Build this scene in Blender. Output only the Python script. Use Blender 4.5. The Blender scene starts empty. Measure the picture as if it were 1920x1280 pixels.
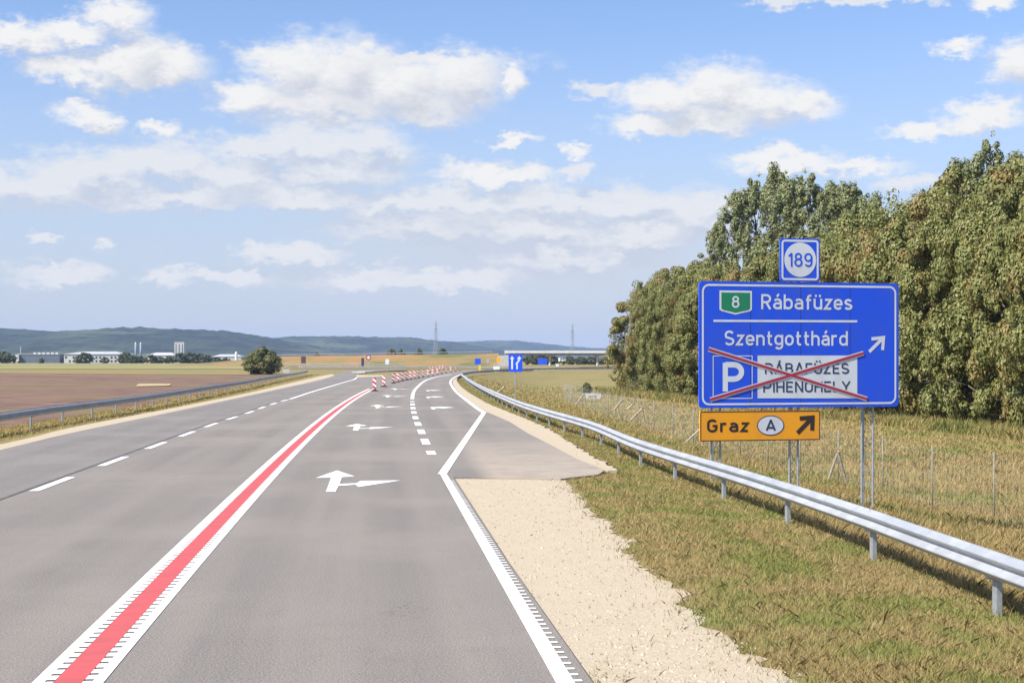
import bpy, math, random
import numpy as np
from mathutils import Vector, noise as mnoise
from mathutils.geometry import tessellate_polygon

random.seed(7); rng = np.random.default_rng(11)
SC = bpy.context.scene
COL = SC.collection
R = math.radians
F, HY, CX, CH = 3000.0, 672.0, 960.0, 2.6      # focal length, horizon and centre in photograph pixels, eye height

# ------------------------------------------------------------------ camera
cam = bpy.data.cameras.new('camera'); co = bpy.data.objects.new('camera', cam); COL.objects.link(co)
co.location = (0, 0, CH); co.rotation_euler = (R(90), 0, 0)
cam.sensor_width = 36; cam.lens = F / 1920 * 36; cam.shift_y = 32 / 1920
cam.clip_start = 0.1; cam.clip_end = 40000
SC.camera = co

# ------------------------------------------------------------------ sun, sky, exposure
SUN_EL, SUN_ROT = R(45), R(241)
EXPO = 1.12
SC.view_settings.view_transform = 'Standard'; SC.view_settings.look = 'None'
SC.view_settings.gamma = 1; SC.view_settings.exposure = EXPO
sun = bpy.data.lights.new('sun', 'SUN'); sun.energy = 4.0; sun.angle = R(0.5); sun.color = (1, .955, .88)
so = bpy.data.objects.new('sun', sun); COL.objects.link(so); so.location = (0, -20, 60)
sdir = Vector((math.sin(SUN_ROT) * math.cos(SUN_EL), math.cos(SUN_ROT) * math.cos(SUN_EL), math.sin(SUN_EL)))
so.rotation_euler = sdir.to_track_quat('Z', 'Y').to_euler()

def sky_ang(px, py):
    u = (px - CX) / F; v = (HY - py) / F
    az = math.atan(u); return az, math.atan(v * math.cos(az))

SOLID = [  # cumulus: centre and half size, in photograph pixels turned to azimuth and elevation
 (560,130,115,78),(640,140,150,88),(740,165,185,72),(862,150,112,72),(470,182,100,42),(610,195,200,48),(800,200,110,40),(962,150,36,40),
 (265,105,80,60),(225,130,130,46),(130,132,95,28),(320,125,80,48),(40,75,110,38),(130,62,90,30),(215,35,75,36),
 (165,212,62,28),(195,228,50,24),(303,240,40,22),
 (1245,185,95,48),(1340,165,125,54),(1425,190,130,50),(1500,198,90,30),(1220,237,95,24),(1330,222,160,34),
 (1905,120,75,48),(1795,85,48,20),(1735,240,90,16),(1840,216,95,32),(1480,300,130,28),(1600,308,110,20),
 (1865,4,52,20),(935,330,125,24),(960,263,62,15),(1080,285,36,13)]
THIN = [
 (60,350,170,54),(170,325,150,48),(300,310,150,50),(430,330,150,46),(470,285,120,36),(580,270,150,46),(690,275,90,44),(620,320,190,52),(350,370,260,34),(560,372,220,34),
 (730,380,130,40),(850,385,200,44),(1010,380,200,40),(1180,385,180,42),(1300,400,150,46),(820,425,230,40),(1010,430,240,44),(1200,440,200,46),(930,332,130,30),
 (110,515,100,26),(80,452,34,14),(195,455,26,13),(1710,337,80,18),(1620,0,200,14),(1480,2,90,10),(660,520,200,22),(850,520,220,24),(1060,480,200,34),(560,480,110,26),(1160,485,50,16),
 (420,515,120,14),(480,470,46,16),(540,478,80,28),(310,518,50,16),(910,520,60,14),(700,110,300,18),(1120,170,50,18),(1080,320,40,18)]

def blob_group(name, blobs):
    g = bpy.data.node_groups.new(name, 'ShaderNodeTree')
    g.interface.new_socket('uv', in_out='INPUT', socket_type='NodeSocketVector')
    g.interface.new_socket('field', in_out='OUTPUT', socket_type='NodeSocketFloat')
    N, L = g.nodes, g.links
    gi = N.new('NodeGroupInput'); go = N.new('NodeGroupOutput'); last = None
    for (px, py, a, b) in blobs:
        az, el = sky_ang(px, py)
        s = N.new('ShaderNodeVectorMath'); s.operation = 'SUBTRACT'; s.inputs[1].default_value = (az, el, 0)
        m = N.new('ShaderNodeVectorMath'); m.operation = 'MULTIPLY'; m.inputs[1].default_value = (F / a, F / b, 0)
        l = N.new('ShaderNodeVectorMath'); l.operation = 'LENGTH'
        L.new(gi.outputs[0], s.inputs[0]); L.new(s.outputs[0], m.inputs[0]); L.new(m.outputs[0], l.inputs[0])
        o = N.new('ShaderNodeMath'); o.operation = 'SUBTRACT'; o.inputs[0].default_value = 1; L.new(l.outputs['Value'], o.inputs[1])
        if last is None: last = o
        else:
            x = N.new('ShaderNodeMath'); x.operation = 'SMOOTH_MAX'; x.inputs[2].default_value = .12
            L.new(last.outputs[0], x.inputs[0]); L.new(o.outputs[0], x.inputs[1]); last = x
    L.new(last.outputs[0], go.inputs[0])
    return g

class NT:
    """small helper to write node trees"""
    def __init__(s, tree): s.t = tree; s.N = tree.nodes; s.L = tree.links
    def put(s, sock, v):
        if isinstance(v, bpy.types.NodeSocket): s.L.new(v, sock)
        else: sock.default_value = v
    def math(s, op, a, b=0.0, c=None, clamp=False):
        n = s.N.new('ShaderNodeMath'); n.operation = op; n.use_clamp = clamp
        s.put(n.inputs[0], a); s.put(n.inputs[1], b)
        if c is not None: s.put(n.inputs[2], c)
        return n.outputs[0]
    def vmath(s, op, a, b=(0, 0, 0)):
        n = s.N.new('ShaderNodeVectorMath'); n.operation = op; s.put(n.inputs[0], a); s.put(n.inputs[1], b); return n.outputs[0]
    def noise(s, vec, scale, detail=4, rough=.55, dist=0.0):
        n = s.N.new('ShaderNodeTexNoise'); n.inputs['Scale'].default_value = scale; n.inputs['Detail'].default_value = detail
        n.inputs['Roughness'].default_value = rough; n.inputs['Distortion'].default_value = dist
        if vec is not None: s.L.new(vec, n.inputs['Vector'])
        return n
    def ramp(s, f, lo, hi, a=0.0, b=1.0, mode='SMOOTHSTEP'):
        n = s.N.new('ShaderNodeMapRange'); n.interpolation_type = mode
        s.put(n.inputs[0], f); n.inputs[1].default_value = lo; n.inputs[2].default_value = hi
        n.inputs[3].default_value = a; n.inputs[4].default_value = b
        return n.outputs[0]
    def mix(s, f, a, b, mode='MIX'):
        n = s.N.new('ShaderNodeMix'); n.data_type = 'RGBA'; n.blend_type = mode; n.clamp_factor = True
        s.put(n.inputs[0], f)
        for i, v in ((6, a), (7, b)):
            if isinstance(v, bpy.types.NodeSocket): s.L.new(v, n.inputs[i])
            else: n.inputs[i].default_value = (*v, 1)
        return n.outputs[2]

SKY_STR = 0.1
SKY_TINT = (.645, .68, .81)
CLOUD_LIT, CLOUD_DIM = (4.25, 4.22, 4.2), (3.0, 3.12, 3.45)
wd = bpy.data.worlds.new('World'); SC.world = wd; wd.use_nodes = True
w = NT(wd.node_tree); w.N.clear()
wout = w.N.new('ShaderNodeOutputWorld'); wbg = w.N.new('ShaderNodeBackground'); wbg.inputs[1].default_value = SKY_STR
sky = w.N.new('ShaderNodeTexSky'); sky.sky_type = 'NISHITA'; sky.sun_disc = False
sky.sun_elevation = SUN_EL; sky.sun_rotation = SUN_ROT; sky.air_density = 1.0; sky.dust_density = .6; sky.ozone_density = 2.0; sky.altitude = 200
tc = w.N.new('ShaderNodeTexCoord'); sep = w.N.new('ShaderNodeSeparateXYZ'); w.L.new(tc.outputs['Generated'], sep.inputs[0])
az = w.math('ARCTAN2', sep.outputs[0], sep.outputs[1])
hor = w.math('SQRT', w.math('ADD', w.math('MULTIPLY', sep.outputs[0], sep.outputs[0]), w.math('MULTIPLY', sep.outputs[1], sep.outputs[1])))
el = w.math('ARCTAN2', sep.outputs[2], hor)
cmb = w.N.new('ShaderNodeCombineXYZ'); w.L.new(az, cmb.inputs[0]); w.L.new(el, cmb.inputs[1])
uv = cmb.outputs[0]
st = w.vmath('MULTIPLY', uv, (1.0, 1.7, 1.0))
n1 = w.noise(st, 46, 8, .58); n2 = w.noise(st, 150, 6, .62); n3 = w.noise(w.vmath('MULTIPLY', uv, (1.0, 3.0, 1.0)), 26, 8, .62)
warp = w.vmath('MULTIPLY', w.vmath('SUBTRACT', n1.outputs['Color'], (.5, .5, .5)), (.034, .030, 0))
warp2 = w.vmath('MULTIPLY', w.vmath('SUBTRACT', n2.outputs['Color'], (.5, .5, .5)), (.012, .010, 0))
uvw = w.vmath('ADD', w.vmath('ADD', uv, warp), warp2)
gs, gt = blob_group('cumulus_field', SOLID), blob_group('thin_cloud_field', THIN)
def call(g, vec):
    n = w.N.new('ShaderNodeGroup'); n.node_tree = g; w.L.new(vec, n.inputs[0]); return n.outputs[0]
SUNWARD = (-.007, .012, 0)
D = call(gs, uvw); DU = call(gs, w.vmath('ADD', uvw, SUNWARD)); DT = call(gt, uvw); DTU = call(gt, w.vmath('ADD', uvw, SUNWARD))
f1 = w.math('SUBTRACT', n1.outputs['Fac'], .5); f2 = w.math('SUBTRACT', n2.outputs['Fac'], .5); f3 = w.math('SUBTRACT', n3.outputs['Fac'], .5)
nn = w.math('ADD', w.math('MULTIPLY', f1, .5), w.math('MULTIPLY', f2, .38))
Dn = w.math('ADD', D, nn)
cov = w.ramp(Dn, -.16, .66)
DTn = w.math('ADD', DT, w.math('ADD', w.math('MULTIPLY', f3, 1.5), w.math('MULTIPLY', f2, .35)))
covt = w.math('MULTIPLY', w.ramp(DTn, -.22, .62), .86)
va, ve = sky_ang(1000, 480)
vl = w.N.new('ShaderNodeVectorMath'); vl.operation = 'LENGTH'; w.L.new(w.vmath('MULTIPLY', w.vmath('SUBTRACT', uvw, (va, ve, 0)), (F / 640, F / 150, 0)), vl.inputs[0])
veil = w.math('MULTIPLY', w.ramp(w.math('ADD', w.math('SUBTRACT', 1, vl.outputs['Value']), w.math('MULTIPLY', f3, .8)), 0, .9), .6)
# thick parts turn grey below and away from the sun, sunward rims and thin edges stay white
shade = w.math('ADD', w.math('MULTIPLY', w.math('SUBTRACT', D, DU), 1.6), w.math('ADD', w.math('MULTIPLY', f1, 1.0), w.math('MULTIPLY', f2, 1.1)))
lit = w.ramp(w.math('SUBTRACT', shade, w.math('MULTIPLY', D, .7)), -1.0, .30, mode='LINEAR')
lit2 = w.ramp(w.math('ADD', w.math('MULTIPLY', w.math('SUBTRACT', DT, DTU), 1.3), w.math('MULTIPLY', w.math('ADD', f3, w.math('MULTIPLY', f2, .5)), 1.5)), -.5, .40, mode='LINEAR')
ccol = w.mix(lit, CLOUD_DIM, CLOUD_LIT)
tcol = w.mix(lit2, (2.8, 3.0, 3.45), (3.95, 3.95, 4.0))
hz = w.ramp(el, 0.0, .2, 1.0, 0.0, 'LINEAR')
skyc = w.mix(w.math('MULTIPLY', hz, .9), w.mix(1.0, sky.outputs[0], SKY_TINT, 'MULTIPLY'), (2.6, 2.78, 3.35))
c = w.mix(covt, w.mix(veil, skyc, (3.05, 3.15, 3.5)), tcol); c = w.mix(cov, c, ccol)
w.L.new(c, wbg.inputs[0]); w.L.new(wbg.outputs[0], wout.inputs[0])

# ------------------------------------------------------------------ helpers
def G(px, py, z=0.0):
    d = F * (CH - z) / (py - HY); return Vector(((px - CX) / F * d, d, z))
def P(px, py, d): return Vector(((px - CX) / F * d, d, CH + (HY - py) / F * d))
def sst(t): t = min(1, max(0, t)); return t * t * (3 - 2 * t)

def tag(o, label=None, cat=None, group=None, kind=None):
    if label: o['label'] = label
    if cat: o['category'] = cat
    if group: o['group'] = group
    if kind: o['kind'] = kind
    return o
def thing(name, label, cat, loc=(0, 0, 0), rz=0, group=None):
    o = bpy.data.objects.new(name, None); COL.objects.link(o); o.location = loc; o.rotation_euler = (0, 0, rz)
    o.empty_display_size = .3
    return tag(o, label, cat, group)
KIDS = {}
def link(name, me, parent=None):
    o = bpy.data.objects.new(name, me); COL.objects.link(o)
    if parent: o.parent = parent; KIDS.setdefault(parent.name, []).append(o)
    return o
def dup(o, loc=None, rz=None, sc=None, label=None, parent=None):
    c = o.copy(); COL.objects.link(c)
    if loc is not None: c.location = loc
    if rz is not None: c.rotation_euler = (0, 0, rz)
    if sc is not None: c.scale = sc
    if label: c['label'] = label
    if parent: c.parent = parent; KIDS.setdefault(parent.name, []).append(c)
    for k in list(KIDS.get(o.name, [])): dup(k, parent=c)
    return c

class MB:
    def __init__(s): s.v = []; s.f = []
    def add(s, vs, fs):
        b = len(s.v); s.v += [tuple(v) for v in vs]; s.f += [tuple(b + i for i in f) for f in fs]
    def box(s, c, size, rz=0):
        hx, hy, hz_ = size[0] / 2, size[1] / 2, size[2] / 2; cs, sn = math.cos(rz), math.sin(rz); vs = []
        for z in (-hz_, hz_):
            for x, y in ((-hx, -hy), (hx, -hy), (hx, hy), (-hx, hy)):
                vs.append((c[0] + x * cs - y * sn, c[1] + x * sn + y * cs, c[2] + z))
        s.add(vs, [(3, 2, 1, 0), (4, 5, 6, 7), (0, 1, 5, 4), (1, 2, 6, 5), (2, 3, 7, 6), (3, 0, 4, 7)])
    def tube(s, p0, p1, r0, r1=None, n=6, cap=True):
        r1 = r0 if r1 is None else r1; p0, p1 = Vector(p0), Vector(p1); d = (p1 - p0).normalized()
        a = d.orthogonal().normalized(); b = d.cross(a); vs = []
        for p, r in ((p0, r0), (p1, r1)):
            for i in range(n):
                t = 2 * math.pi * i / n; vs.append(p + a * math.cos(t) * r + b * math.sin(t) * r)
        fs = [(i, (i + 1) % n, n + (i + 1) % n, n + i) for i in range(n)]
        if cap: fs += [tuple(range(n - 1, -1, -1)), tuple(range(n, 2 * n))]
        s.add(vs, fs)
    def poly(s, pts, z=None):
        pts = [Vector((p[0], p[1], p[2] if z is None else z)) for p in pts]
        for t in tessellate_polygon([pts]):
            a, b, c = (pts[i] for i in t)
            s.add([a, b, c], [(0, 1, 2)] if (b - a).cross(c - a).z > 0 else [(0, 2, 1)])
    def prism(s, pts, z0, z1):
        s.poly(pts, z1); n = len(pts)
        vs = [(p[0], p[1], z0) for p in pts] + [(p[0], p[1], z1) for p in pts]
        s.add(vs, [(i, (i + 1) % n, n + (i + 1) % n, n + i) for i in range(n)])
    def ribbon(s, pts, o0, o1, z, gaps=None):
        """strip beside a ground polyline between offsets o0..o1 (positive to the right)"""
        pts = [Vector((p[0], p[1], 0)) for p in pts]; n = len(pts); vs = []
        for i in range(n):
            d = (pts[min(i + 1, n - 1)] - pts[max(i - 1, 0)]).normalized(); r = Vector((d.y, -d.x, 0))
            vs += [pts[i] + r * o0 + Vector((0, 0, z)), pts[i] + r * o1 + Vector((0, 0, z))]
        s.add(vs, [(2 * i, 2 * i + 1, 2 * i + 3, 2 * i + 2) for i in range(n - 1)])
    def mesh(s, name, m, smooth=False):
        me = bpy.data.meshes.new(name); me.from_pydata(s.v, [], s.f)
        for x in (m if isinstance(m, (list, tuple)) else [m]): me.materials.append(x)
        if smooth: me.shade_smooth()
        me.update(); return me
    def build(s, name, m, parent=None, smooth=False): return link(name, s.mesh(name, m, smooth), parent)

def np_mesh(name, verts, nper, m):
    """many separate polygons of nper corners from an (n*nper,3) array"""
    n = len(verts); me = bpy.data.meshes.new(name); me.vertices.add(n); me.vertices.foreach_set('co', verts.astype(np.float32).ravel())
    me.loops.add(n); me.loops.foreach_set('vertex_index', np.arange(n, dtype=np.int32))
    me.polygons.add(n // nper); me.polygons.foreach_set('loop_start', np.arange(0, n, nper, dtype=np.int32))
    try: me.polygons.foreach_set('loop_total', np.full(n // nper, nper, dtype=np.int32))
    except Exception: pass
    me.materials.append(m); me.update(calc_edges=True); me.validate(); return me

def catmull(pts, step=1.0):
    pts = [Vector(p) for p in pts]; ext = [pts[0] * 2 - pts[1]] + pts + [pts[-1] * 2 - pts[-2]]; out = []
    for i in range(1, len(ext) - 2):
        p0, p1, p2, p3 = ext[i - 1:i + 3]; n = max(2, int((p2 - p1).length / step))
        for k in range(n):
            t = k / n
            out.append(.5 * ((2 * p1) + (p2 - p0) * t + (2 * p0 - 5 * p1 + 4 * p2 - p3) * t * t + (3 * p1 - p0 - 3 * p2 + p3) * t ** 3))
    return out + [pts[-1]]
def arclen(pts):
    s = [0]
    for a, b in zip(pts, pts[1:]): s.append(s[-1] + (b - a).length)
    return s
def along(pts, s, q):
    i = int(np.clip(np.searchsorted(s, q) - 1, 0, len(pts) - 2)); t = (q - s[i]) / max(1e-6, s[i + 1] - s[i])
    return pts[i].lerp(pts[i + 1], t), (pts[i + 1] - pts[i]).normalized()
def cut(pts, s, a, b, step=.6):
    n = max(2, int((b - a) / step) + 1); return [along(pts, s, a + (b - a) * i / (n - 1))[0] for i in range(n)]

# ------------------------------------------------------------------ materials
def mat(name, col, rough=.6, metal=0.0, spec=.4):
    m = bpy.data.materials.new(name); m.use_nodes = True; b = m.node_tree.nodes['Principled BSDF']
    b.inputs['Base Color'].default_value = (*col, 1); b.inputs['Roughness'].default_value = rough
    b.inputs['Metallic'].default_value = metal; b.inputs['Specular IOR Level'].default_value = spec
    return m
def nmat(name, c1, c2, scale, rough=.8, c3=None, scale3=.1, lo=.35, hi=.65, lo3=.45, hi3=.6, bump=0.0, bscale=None, metal=0.0, spec=.3, stretch=None, detail=5, space='pos'):
    """two colours mixed by noise, a third by a broader noise, optional bump"""
    m = bpy.data.materials.new(name); m.use_nodes = True; t = NT(m.node_tree); b = m.node_tree.nodes['Principled BSDF']
    if space == 'pos': v = t.N.new('ShaderNodeNewGeometry').outputs['Position']
    else: v = t.N.new('ShaderNodeTexCoord').outputs['Object']
    vs = t.vmath('MULTIPLY', v, stretch) if stretch else v
    c = t.mix(t.ramp(t.noise(vs, scale, detail).outputs['Fac'], lo, hi), c1, c2)
    if c3: c = t.mix(t.ramp(t.noise(vs, scale3, 4).outputs['Fac'], lo3, hi3), c, c3)
    t.L.new(c, b.inputs['Base Color']); b.inputs['Roughness'].default_value = rough
    b.inputs['Metallic'].default_value = metal; b.inputs['Specular IOR Level'].default_value = spec
    if bump:
        bn = t.N.new('ShaderNodeBump'); bn.inputs['Strength'].default_value = bump; bn.inputs['Distance'].default_value = .02
        t.L.new(t.noise(v, bscale or scale * 3, 3).outputs['Fac'], bn.inputs['Height']); t.L.new(bn.outputs[0], b.inputs['Normal'])
    return m

def asphalt(name, base, warm, speck=.5, dusty=False):
    m = bpy.data.materials.new(name); m.use_nodes = True; t = NT(m.node_tree); b = m.node_tree.nodes['Principled BSDF']
    v = t.N.new('ShaderNodeNewGeometry').outputs['Position']; sp = t.N.new('ShaderNodeSeparateXYZ'); t.L.new(v, sp.inputs[0]); X, Yv = sp.outputs[0], sp.outputs[1]
    # u: distance to the right of the red strip; the tyres have polished tracks in every lane
    u = t.math('SUBTRACT', X, t.math('ADD', LANE_FIT[2], t.math('MULTIPLY', Yv, t.math('ADD', LANE_FIT[1], t.math('MULTIPLY', Yv, LANE_FIT[0])))))
    cu = t.N.new('ShaderNodeCombineXYZ'); t.L.new(u, cu.inputs[0]); t.L.new(Yv, cu.inputs[1]); uv_ = cu.outputs[0]
    n_s = t.noise(t.vmath('MULTIPLY', uv_, (1.6, .05, 1)), 1.0, 5, .6).outputs['Fac']; n_b = t.noise(v, .16, 5).outputs['Fac']; n_m = t.noise(v, 2.2, 6, .7).outputs['Fac']
    c = t.mix(t.ramp(n_s, .3, .7), base, warm)
    trk = None
    for q in (1.05, 2.75, -1.35, -3.0, -5.2, -6.9, 4.6, 6.2):
        k = t.ramp(t.math('ABSOLUTE', t.math('SUBTRACT', u, q)), .12, .55, 1, 0); trk = k if trk is None else t.math('MAXIMUM', trk, k)
    c = t.mix(t.math('MULTIPLY', trk, t.ramp(n_b, .3, .7, .18, .5)), c, tuple(x * .68 for x in base))
    c = t.mix(t.ramp(n_b, .42, .66, 0, .7), c, tuple(x * 1.16 for x in warm))
    c = t.mix(t.ramp(n_m, .5, .75, 0, .35), c, tuple(x * .78 for x in base))
    g = t.noise(v, 48, 3, .75).outputs['Fac']; g2 = t.noise(v, 11, 5, .75).outputs['Fac']
    c = t.mix(t.ramp(g, .45, .68, 0, speck), c, tuple(x * 1.7 for x in warm))
    c = t.mix(t.ramp(g, .56, .32, 0, speck), c, tuple(x * .42 for x in base))
    c = t.mix(t.ramp(g2, .56, .72, 0, .3), c, tuple(x * .6 for x in base))
    c = t.mix(t.ramp(t.noise(t.vmath('MULTIPLY', uv_, (1.0, .30, 1.0)), 1.9, 3).outputs['Fac'], .69, .77, 0, .4), c, tuple(x * .55 for x in base))
    # hairline cracks
    vo = t.N.new('ShaderNodeTexVoronoi'); vo.feature = 'DISTANCE_TO_EDGE'; vo.inputs['Scale'].default_value = .16
    t.L.new(t.vmath('ADD', v, t.vmath('MULTIPLY', t.noise(v, 1.3, 4).outputs['Color'], (1.6, 1.6, 0))), vo.inputs['Vector'])
    c = t.mix(t.math('MULTIPLY', t.ramp(vo.outputs['Distance'], .0, .0022, 1, 0), t.ramp(t.noise(v, .11, 2).outputs['Fac'], .52, .6, 0, .55)), c, tuple(x * .4 for x in base))
    if dusty:  # limestone dust trodden from the shoulder onto the paved wedge
        k = t.math('MULTIPLY', t.ramp(Yv, 60, 36, 0, 1), t.ramp(t.math('SUBTRACT', u, 4.6), .0, .7, 0, 1))
        c = t.mix(t.math('MULTIPLY', k, t.ramp(t.noise(v, .9, 6, .7).outputs['Fac'], .25, .6, .3, .95)), c, (.36, .30, .235))
    t.L.new(c, b.inputs['Base Color']); b.inputs['Roughness'].default_value = .8; b.inputs['Specular IOR Level'].default_value = .3
    bn = t.N.new('ShaderNodeBump'); bn.inputs['Strength'].default_value = .7; bn.inputs['Distance'].default_value = .01
    t.L.new(t.noise(v, 75, 2).outputs['Fac'], bn.inputs['Height']); t.L.new(bn.outputs[0], b.inputs['Normal'])
    return m
RED_PX = [(140,1273),(233,1160),(310,1084),(377,1013),(443,947),(518,869),(555,833),(585,806),(617,780),(647,757),(680,737),(697,729)]
LANE_FIT = [float(q) for q in np.polyfit([G(x, y).y for x, y in RED_PX], [G(x, y).x for x, y in RED_PX], 2)]
M_ASPH = asphalt('worn_asphalt', (.184, .164, .147), (.222, .197, .168), dusty=True)
M_ASPH2 = asphalt('bluish_asphalt', (.174, .158, .146), (.206, .186, .164))
M_SEAM = nmat('bitumen_joint', (.10, .095, .09), (.16, .15, .14), 3, .7)
M_WHITE = nmat('road_paint_white', (.80, .79, .76), (.60, .575, .53), 5, .6, (.42, .39, .35), 22, lo=.45, hi=.75, lo3=.62, hi3=.74)
M_RED = nmat('road_paint_red', (.53, .085, .085), (.42, .085, .08), 3, .65, (.33, .11, .10), 20, lo3=.6, hi3=.75)
M_GRAVEL = nmat('crushed_limestone', (.51, .43, .315), (.36, .29, .195), 34, .95, (.45, .375, .27), 1.1, .28, .72, .4, .75, bump=.7, bscale=50, detail=6)
M_GALV = nmat('galvanised_steel', (.45, .47, .495), (.37, .385, .41), 1.6, .5, (.32, .335, .36), 7, metal=.3, spec=.5, lo3=.55, hi3=.75)
M_GALV2 = nmat('galvanised_post', (.40, .42, .43), (.32, .34, .35), 12, .55, metal=.55, spec=.5, space='obj')
M_CONC = nmat('pale_concrete', (.50, .49, .45), (.40, .39, .36), 1.5, .85)
M_CONC2 = nmat('grey_concrete', (.30, .30, .29), (.22, .22, .21), 1.2, .9)

def earth(name):
    """ground: straw coloured grass with greener patches; the ploughed field lies left of the road"""
    m = bpy.data.materials.new(name); m.use_nodes = True; t = NT(m.node_tree); b = m.node_tree.nodes['Principled BSDF']
    v = t.N.new('ShaderNodeNewGeometry').outputs['Position']
    a = t.noise(v, .9, 6, .65).outputs['Fac']; f = t.noise(v, 7, 5, .7).outputs['Fac']; l = t.noise(v, .09, 4).outputs['Fac']
    c = t.mix(t.ramp(f, .35, .65), (.30, .22, .10), (.21, .17, .07))
    c = t.mix(t.ramp(a, .5, .66, 0, .85), c, (.17, .19, .055))
    c = t.mix(t.ramp(l, .5, .62, 0, .6), c, (.165, .18, .058))
    t.L.new(c, b.inputs['Base Color']); b.inputs['Roughness'].default_value = .95; b.inputs['Specular IOR Level'].default_value = .1
    bn = t.N.new('ShaderNodeBump'); bn.inputs['Strength'].default_value = .8; bn.inputs['Distance'].default_value = .06
    t.L.new(t.noise(v, 11, 4, .7).outputs['Fac'], bn.inputs['Height']); t.L.new(bn.outputs[0], b.inputs['Normal'])
    return m
M_EARTH = earth('dry_grassland')

def blades(name, dry, dry2, green, gscale, glo, ghi):
    m = bpy.data.materials.new(name); m.use_nodes = True; t = NT(m.node_tree); b = m.node_tree.nodes['Principled BSDF']
    geo = t.N.new('ShaderNodeNewGeometry'); v = geo.outputs['Position']; rnd = geo.outputs['Random Per Island']
    c = t.mix(rnd, dry, dry2)
    g = t.math('ADD', t.noise(v, gscale, 4).outputs['Fac'], t.math('MULTIPLY', t.math('SUBTRACT', rnd, .5), .12))
    c = t.mix(t.ramp(g, glo, ghi, 0, .9), c, green)
    t.L.new(c, b.inputs['Base Color']); b.inputs['Roughness'].default_value = .7; b.inputs['Specular IOR Level'].default_value = .15
    tr = t.N.new('ShaderNodeBsdfTranslucent'); t.L.new(c, tr.inputs[0]); mx = t.N.new('ShaderNodeMixShader'); mx.inputs[0].default_value = .3
    t.L.new(b.outputs[0], mx.inputs[1]); t.L.new(tr.outputs[0], mx.inputs[2]); t.L.new(mx.outputs[0], m.node_tree.nodes['Material Output'].inputs[0])
    return m
M_BLADE = blades('verge_grass_blades', (.50, .37, .175), (.30, .235, .095), (.22, .265, .065), .7, .42, .62)
M_BLADE2 = blades('meadow_grass_blades', (.49, .36, .165), (.32, .245, .10), (.22, .25, .07), .28, .48, .66)

def leaf_mat(name, a, b_, c_, cscale=.5):
    m = bpy.data.materials.new(name); m.use_nodes = True; t = NT(m.node_tree); b = m.node_tree.nodes['Principled BSDF']
    geo = t.N.new('ShaderNodeNewGeometry'); rnd = geo.outputs['Random Per Island']; oi = t.N.new('ShaderNodeObjectInfo')
    v = t.vmath('ADD', geo.outputs['Position'], (0, 0, 0))
    c = t.mix(rnd, a, b_)
    k = t.math('ADD', t.noise(v, cscale, 3).outputs['Fac'], t.math('MULTIPLY', t.math('SUBTRACT', oi.outputs['Random'], .5), .22))
    c = t.mix(t.ramp(k, .5, .72, 0, .75), c, c_)
    t.L.new(c, b.inputs['Base Color']); b.inputs['Roughness'].default_value = .55; b.inputs['Specular IOR Level'].default_value = .3
    tr = t.N.new('ShaderNodeBsdfTranslucent'); t.L.new(c, tr.inputs[0]); mx = t.N.new('ShaderNodeMixShader'); mx.inputs[0].default_value = .15
    t.L.new(b.outputs[0], mx.inputs[1]); t.L.new(tr.outputs[0], mx.inputs[2]); t.L.new(mx.outputs[0], m.node_tree.nodes['Material Output'].inputs[0])
    return m
M_LEAF = leaf_mat('early_autumn_leaves', (.105, .128, .032), (.25, .24, .078), (.26, .175, .06))
M_LEAF2 = leaf_mat('silvery_poplar_leaves', (.12, .145, .05), (.27, .285, .14), (.22, .21, .08))
M_LEAF3 = leaf_mat('dark_shrub_leaves', (.09, .105, .036), (.17, .175, .06), (.19, .16, .05))
M_LEAF4 = leaf_mat('far_tree_leaves', (.055, .07, .028), (.10, .115, .045), (.10, .10, .04), .1)
M_BARK = nmat('grey_bark', (.12, .10, .08), (.20, .175, .145), 6, .9, space='obj')

# ------------------------------------------------------------------ the lie of the land
RAIL_PX = [(1920,1053),(1640,958),(1420,889),(1200,825),(1108,790),(1020,766),(964,748.5),(911,726.6),(885,713.5),(872,705),(868.6,699)]
rr = [G(x, y, .45) for x, y in RAIL_PX]
RAIL = [Vector((6.9, -6, 0))] + [Vector((p.x, p.y, 0)) for p in rr] + [Vector((-5.6, 285, 0)), Vector((0, 330, 0)), Vector((12, 375, 0)), Vector((30, 420, 0))]
LRAIL_PX = [(0,774),(100,760.5),(200,749),(300,736),(400,721.5),(463,712.5),(503,705.5),(547,699.5),(577,694.5)]
ll = [G(x, y, .71) for x, y in LRAIL_PX]
LRAIL = [Vector((-14.9, 20, 0)), Vector((-16.6, 40, 0))] + [Vector((p.x, p.y, 0)) for p in ll]
_ry = np.array([p.y for p in RAIL]); _rx = np.array([p.x for p in RAIL]); _ly = np.array([p.y for p in LRAIL]); _lx = np.array([p.x for p in LRAIL])
def XR(y): return float(np.interp(y, _ry, _rx))
def XL(y): return float(np.interp(y, _ly, _lx))
def land(x, y):
    xr, xl = XR(y), XL(y)
    if x > xr - 2.2:
        s = x - xr
        z = -.05 - .25 * sst((s + 2.2) / 2.2) - 1.75 * (min(max(s - .4, 0), 9.5) / 9.5) ** .9
        if s > .5: z += .10 * (mnoise.noise((x * .35, y * .25, 3)) + .5 * mnoise.noise((x * 1.1, y * .8, 8))) * min(1, (s - .5) / 2)
    elif x < xl + 1.6:
        s = xl - x; z = -.05 - 1.15 * sst(max(s - .6, 0) / 6)
        if s > .5: z += .05 * mnoise.noise((x * .35, y * .25, 5)) * min(1, (s - .5) / 2)
    else: z = -.05
    k = sst((y - 240) / 190); z = z * (1 - k) + (-.30) * k
    if y > 1500: z = -.30 - 0.0
    return z
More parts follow.
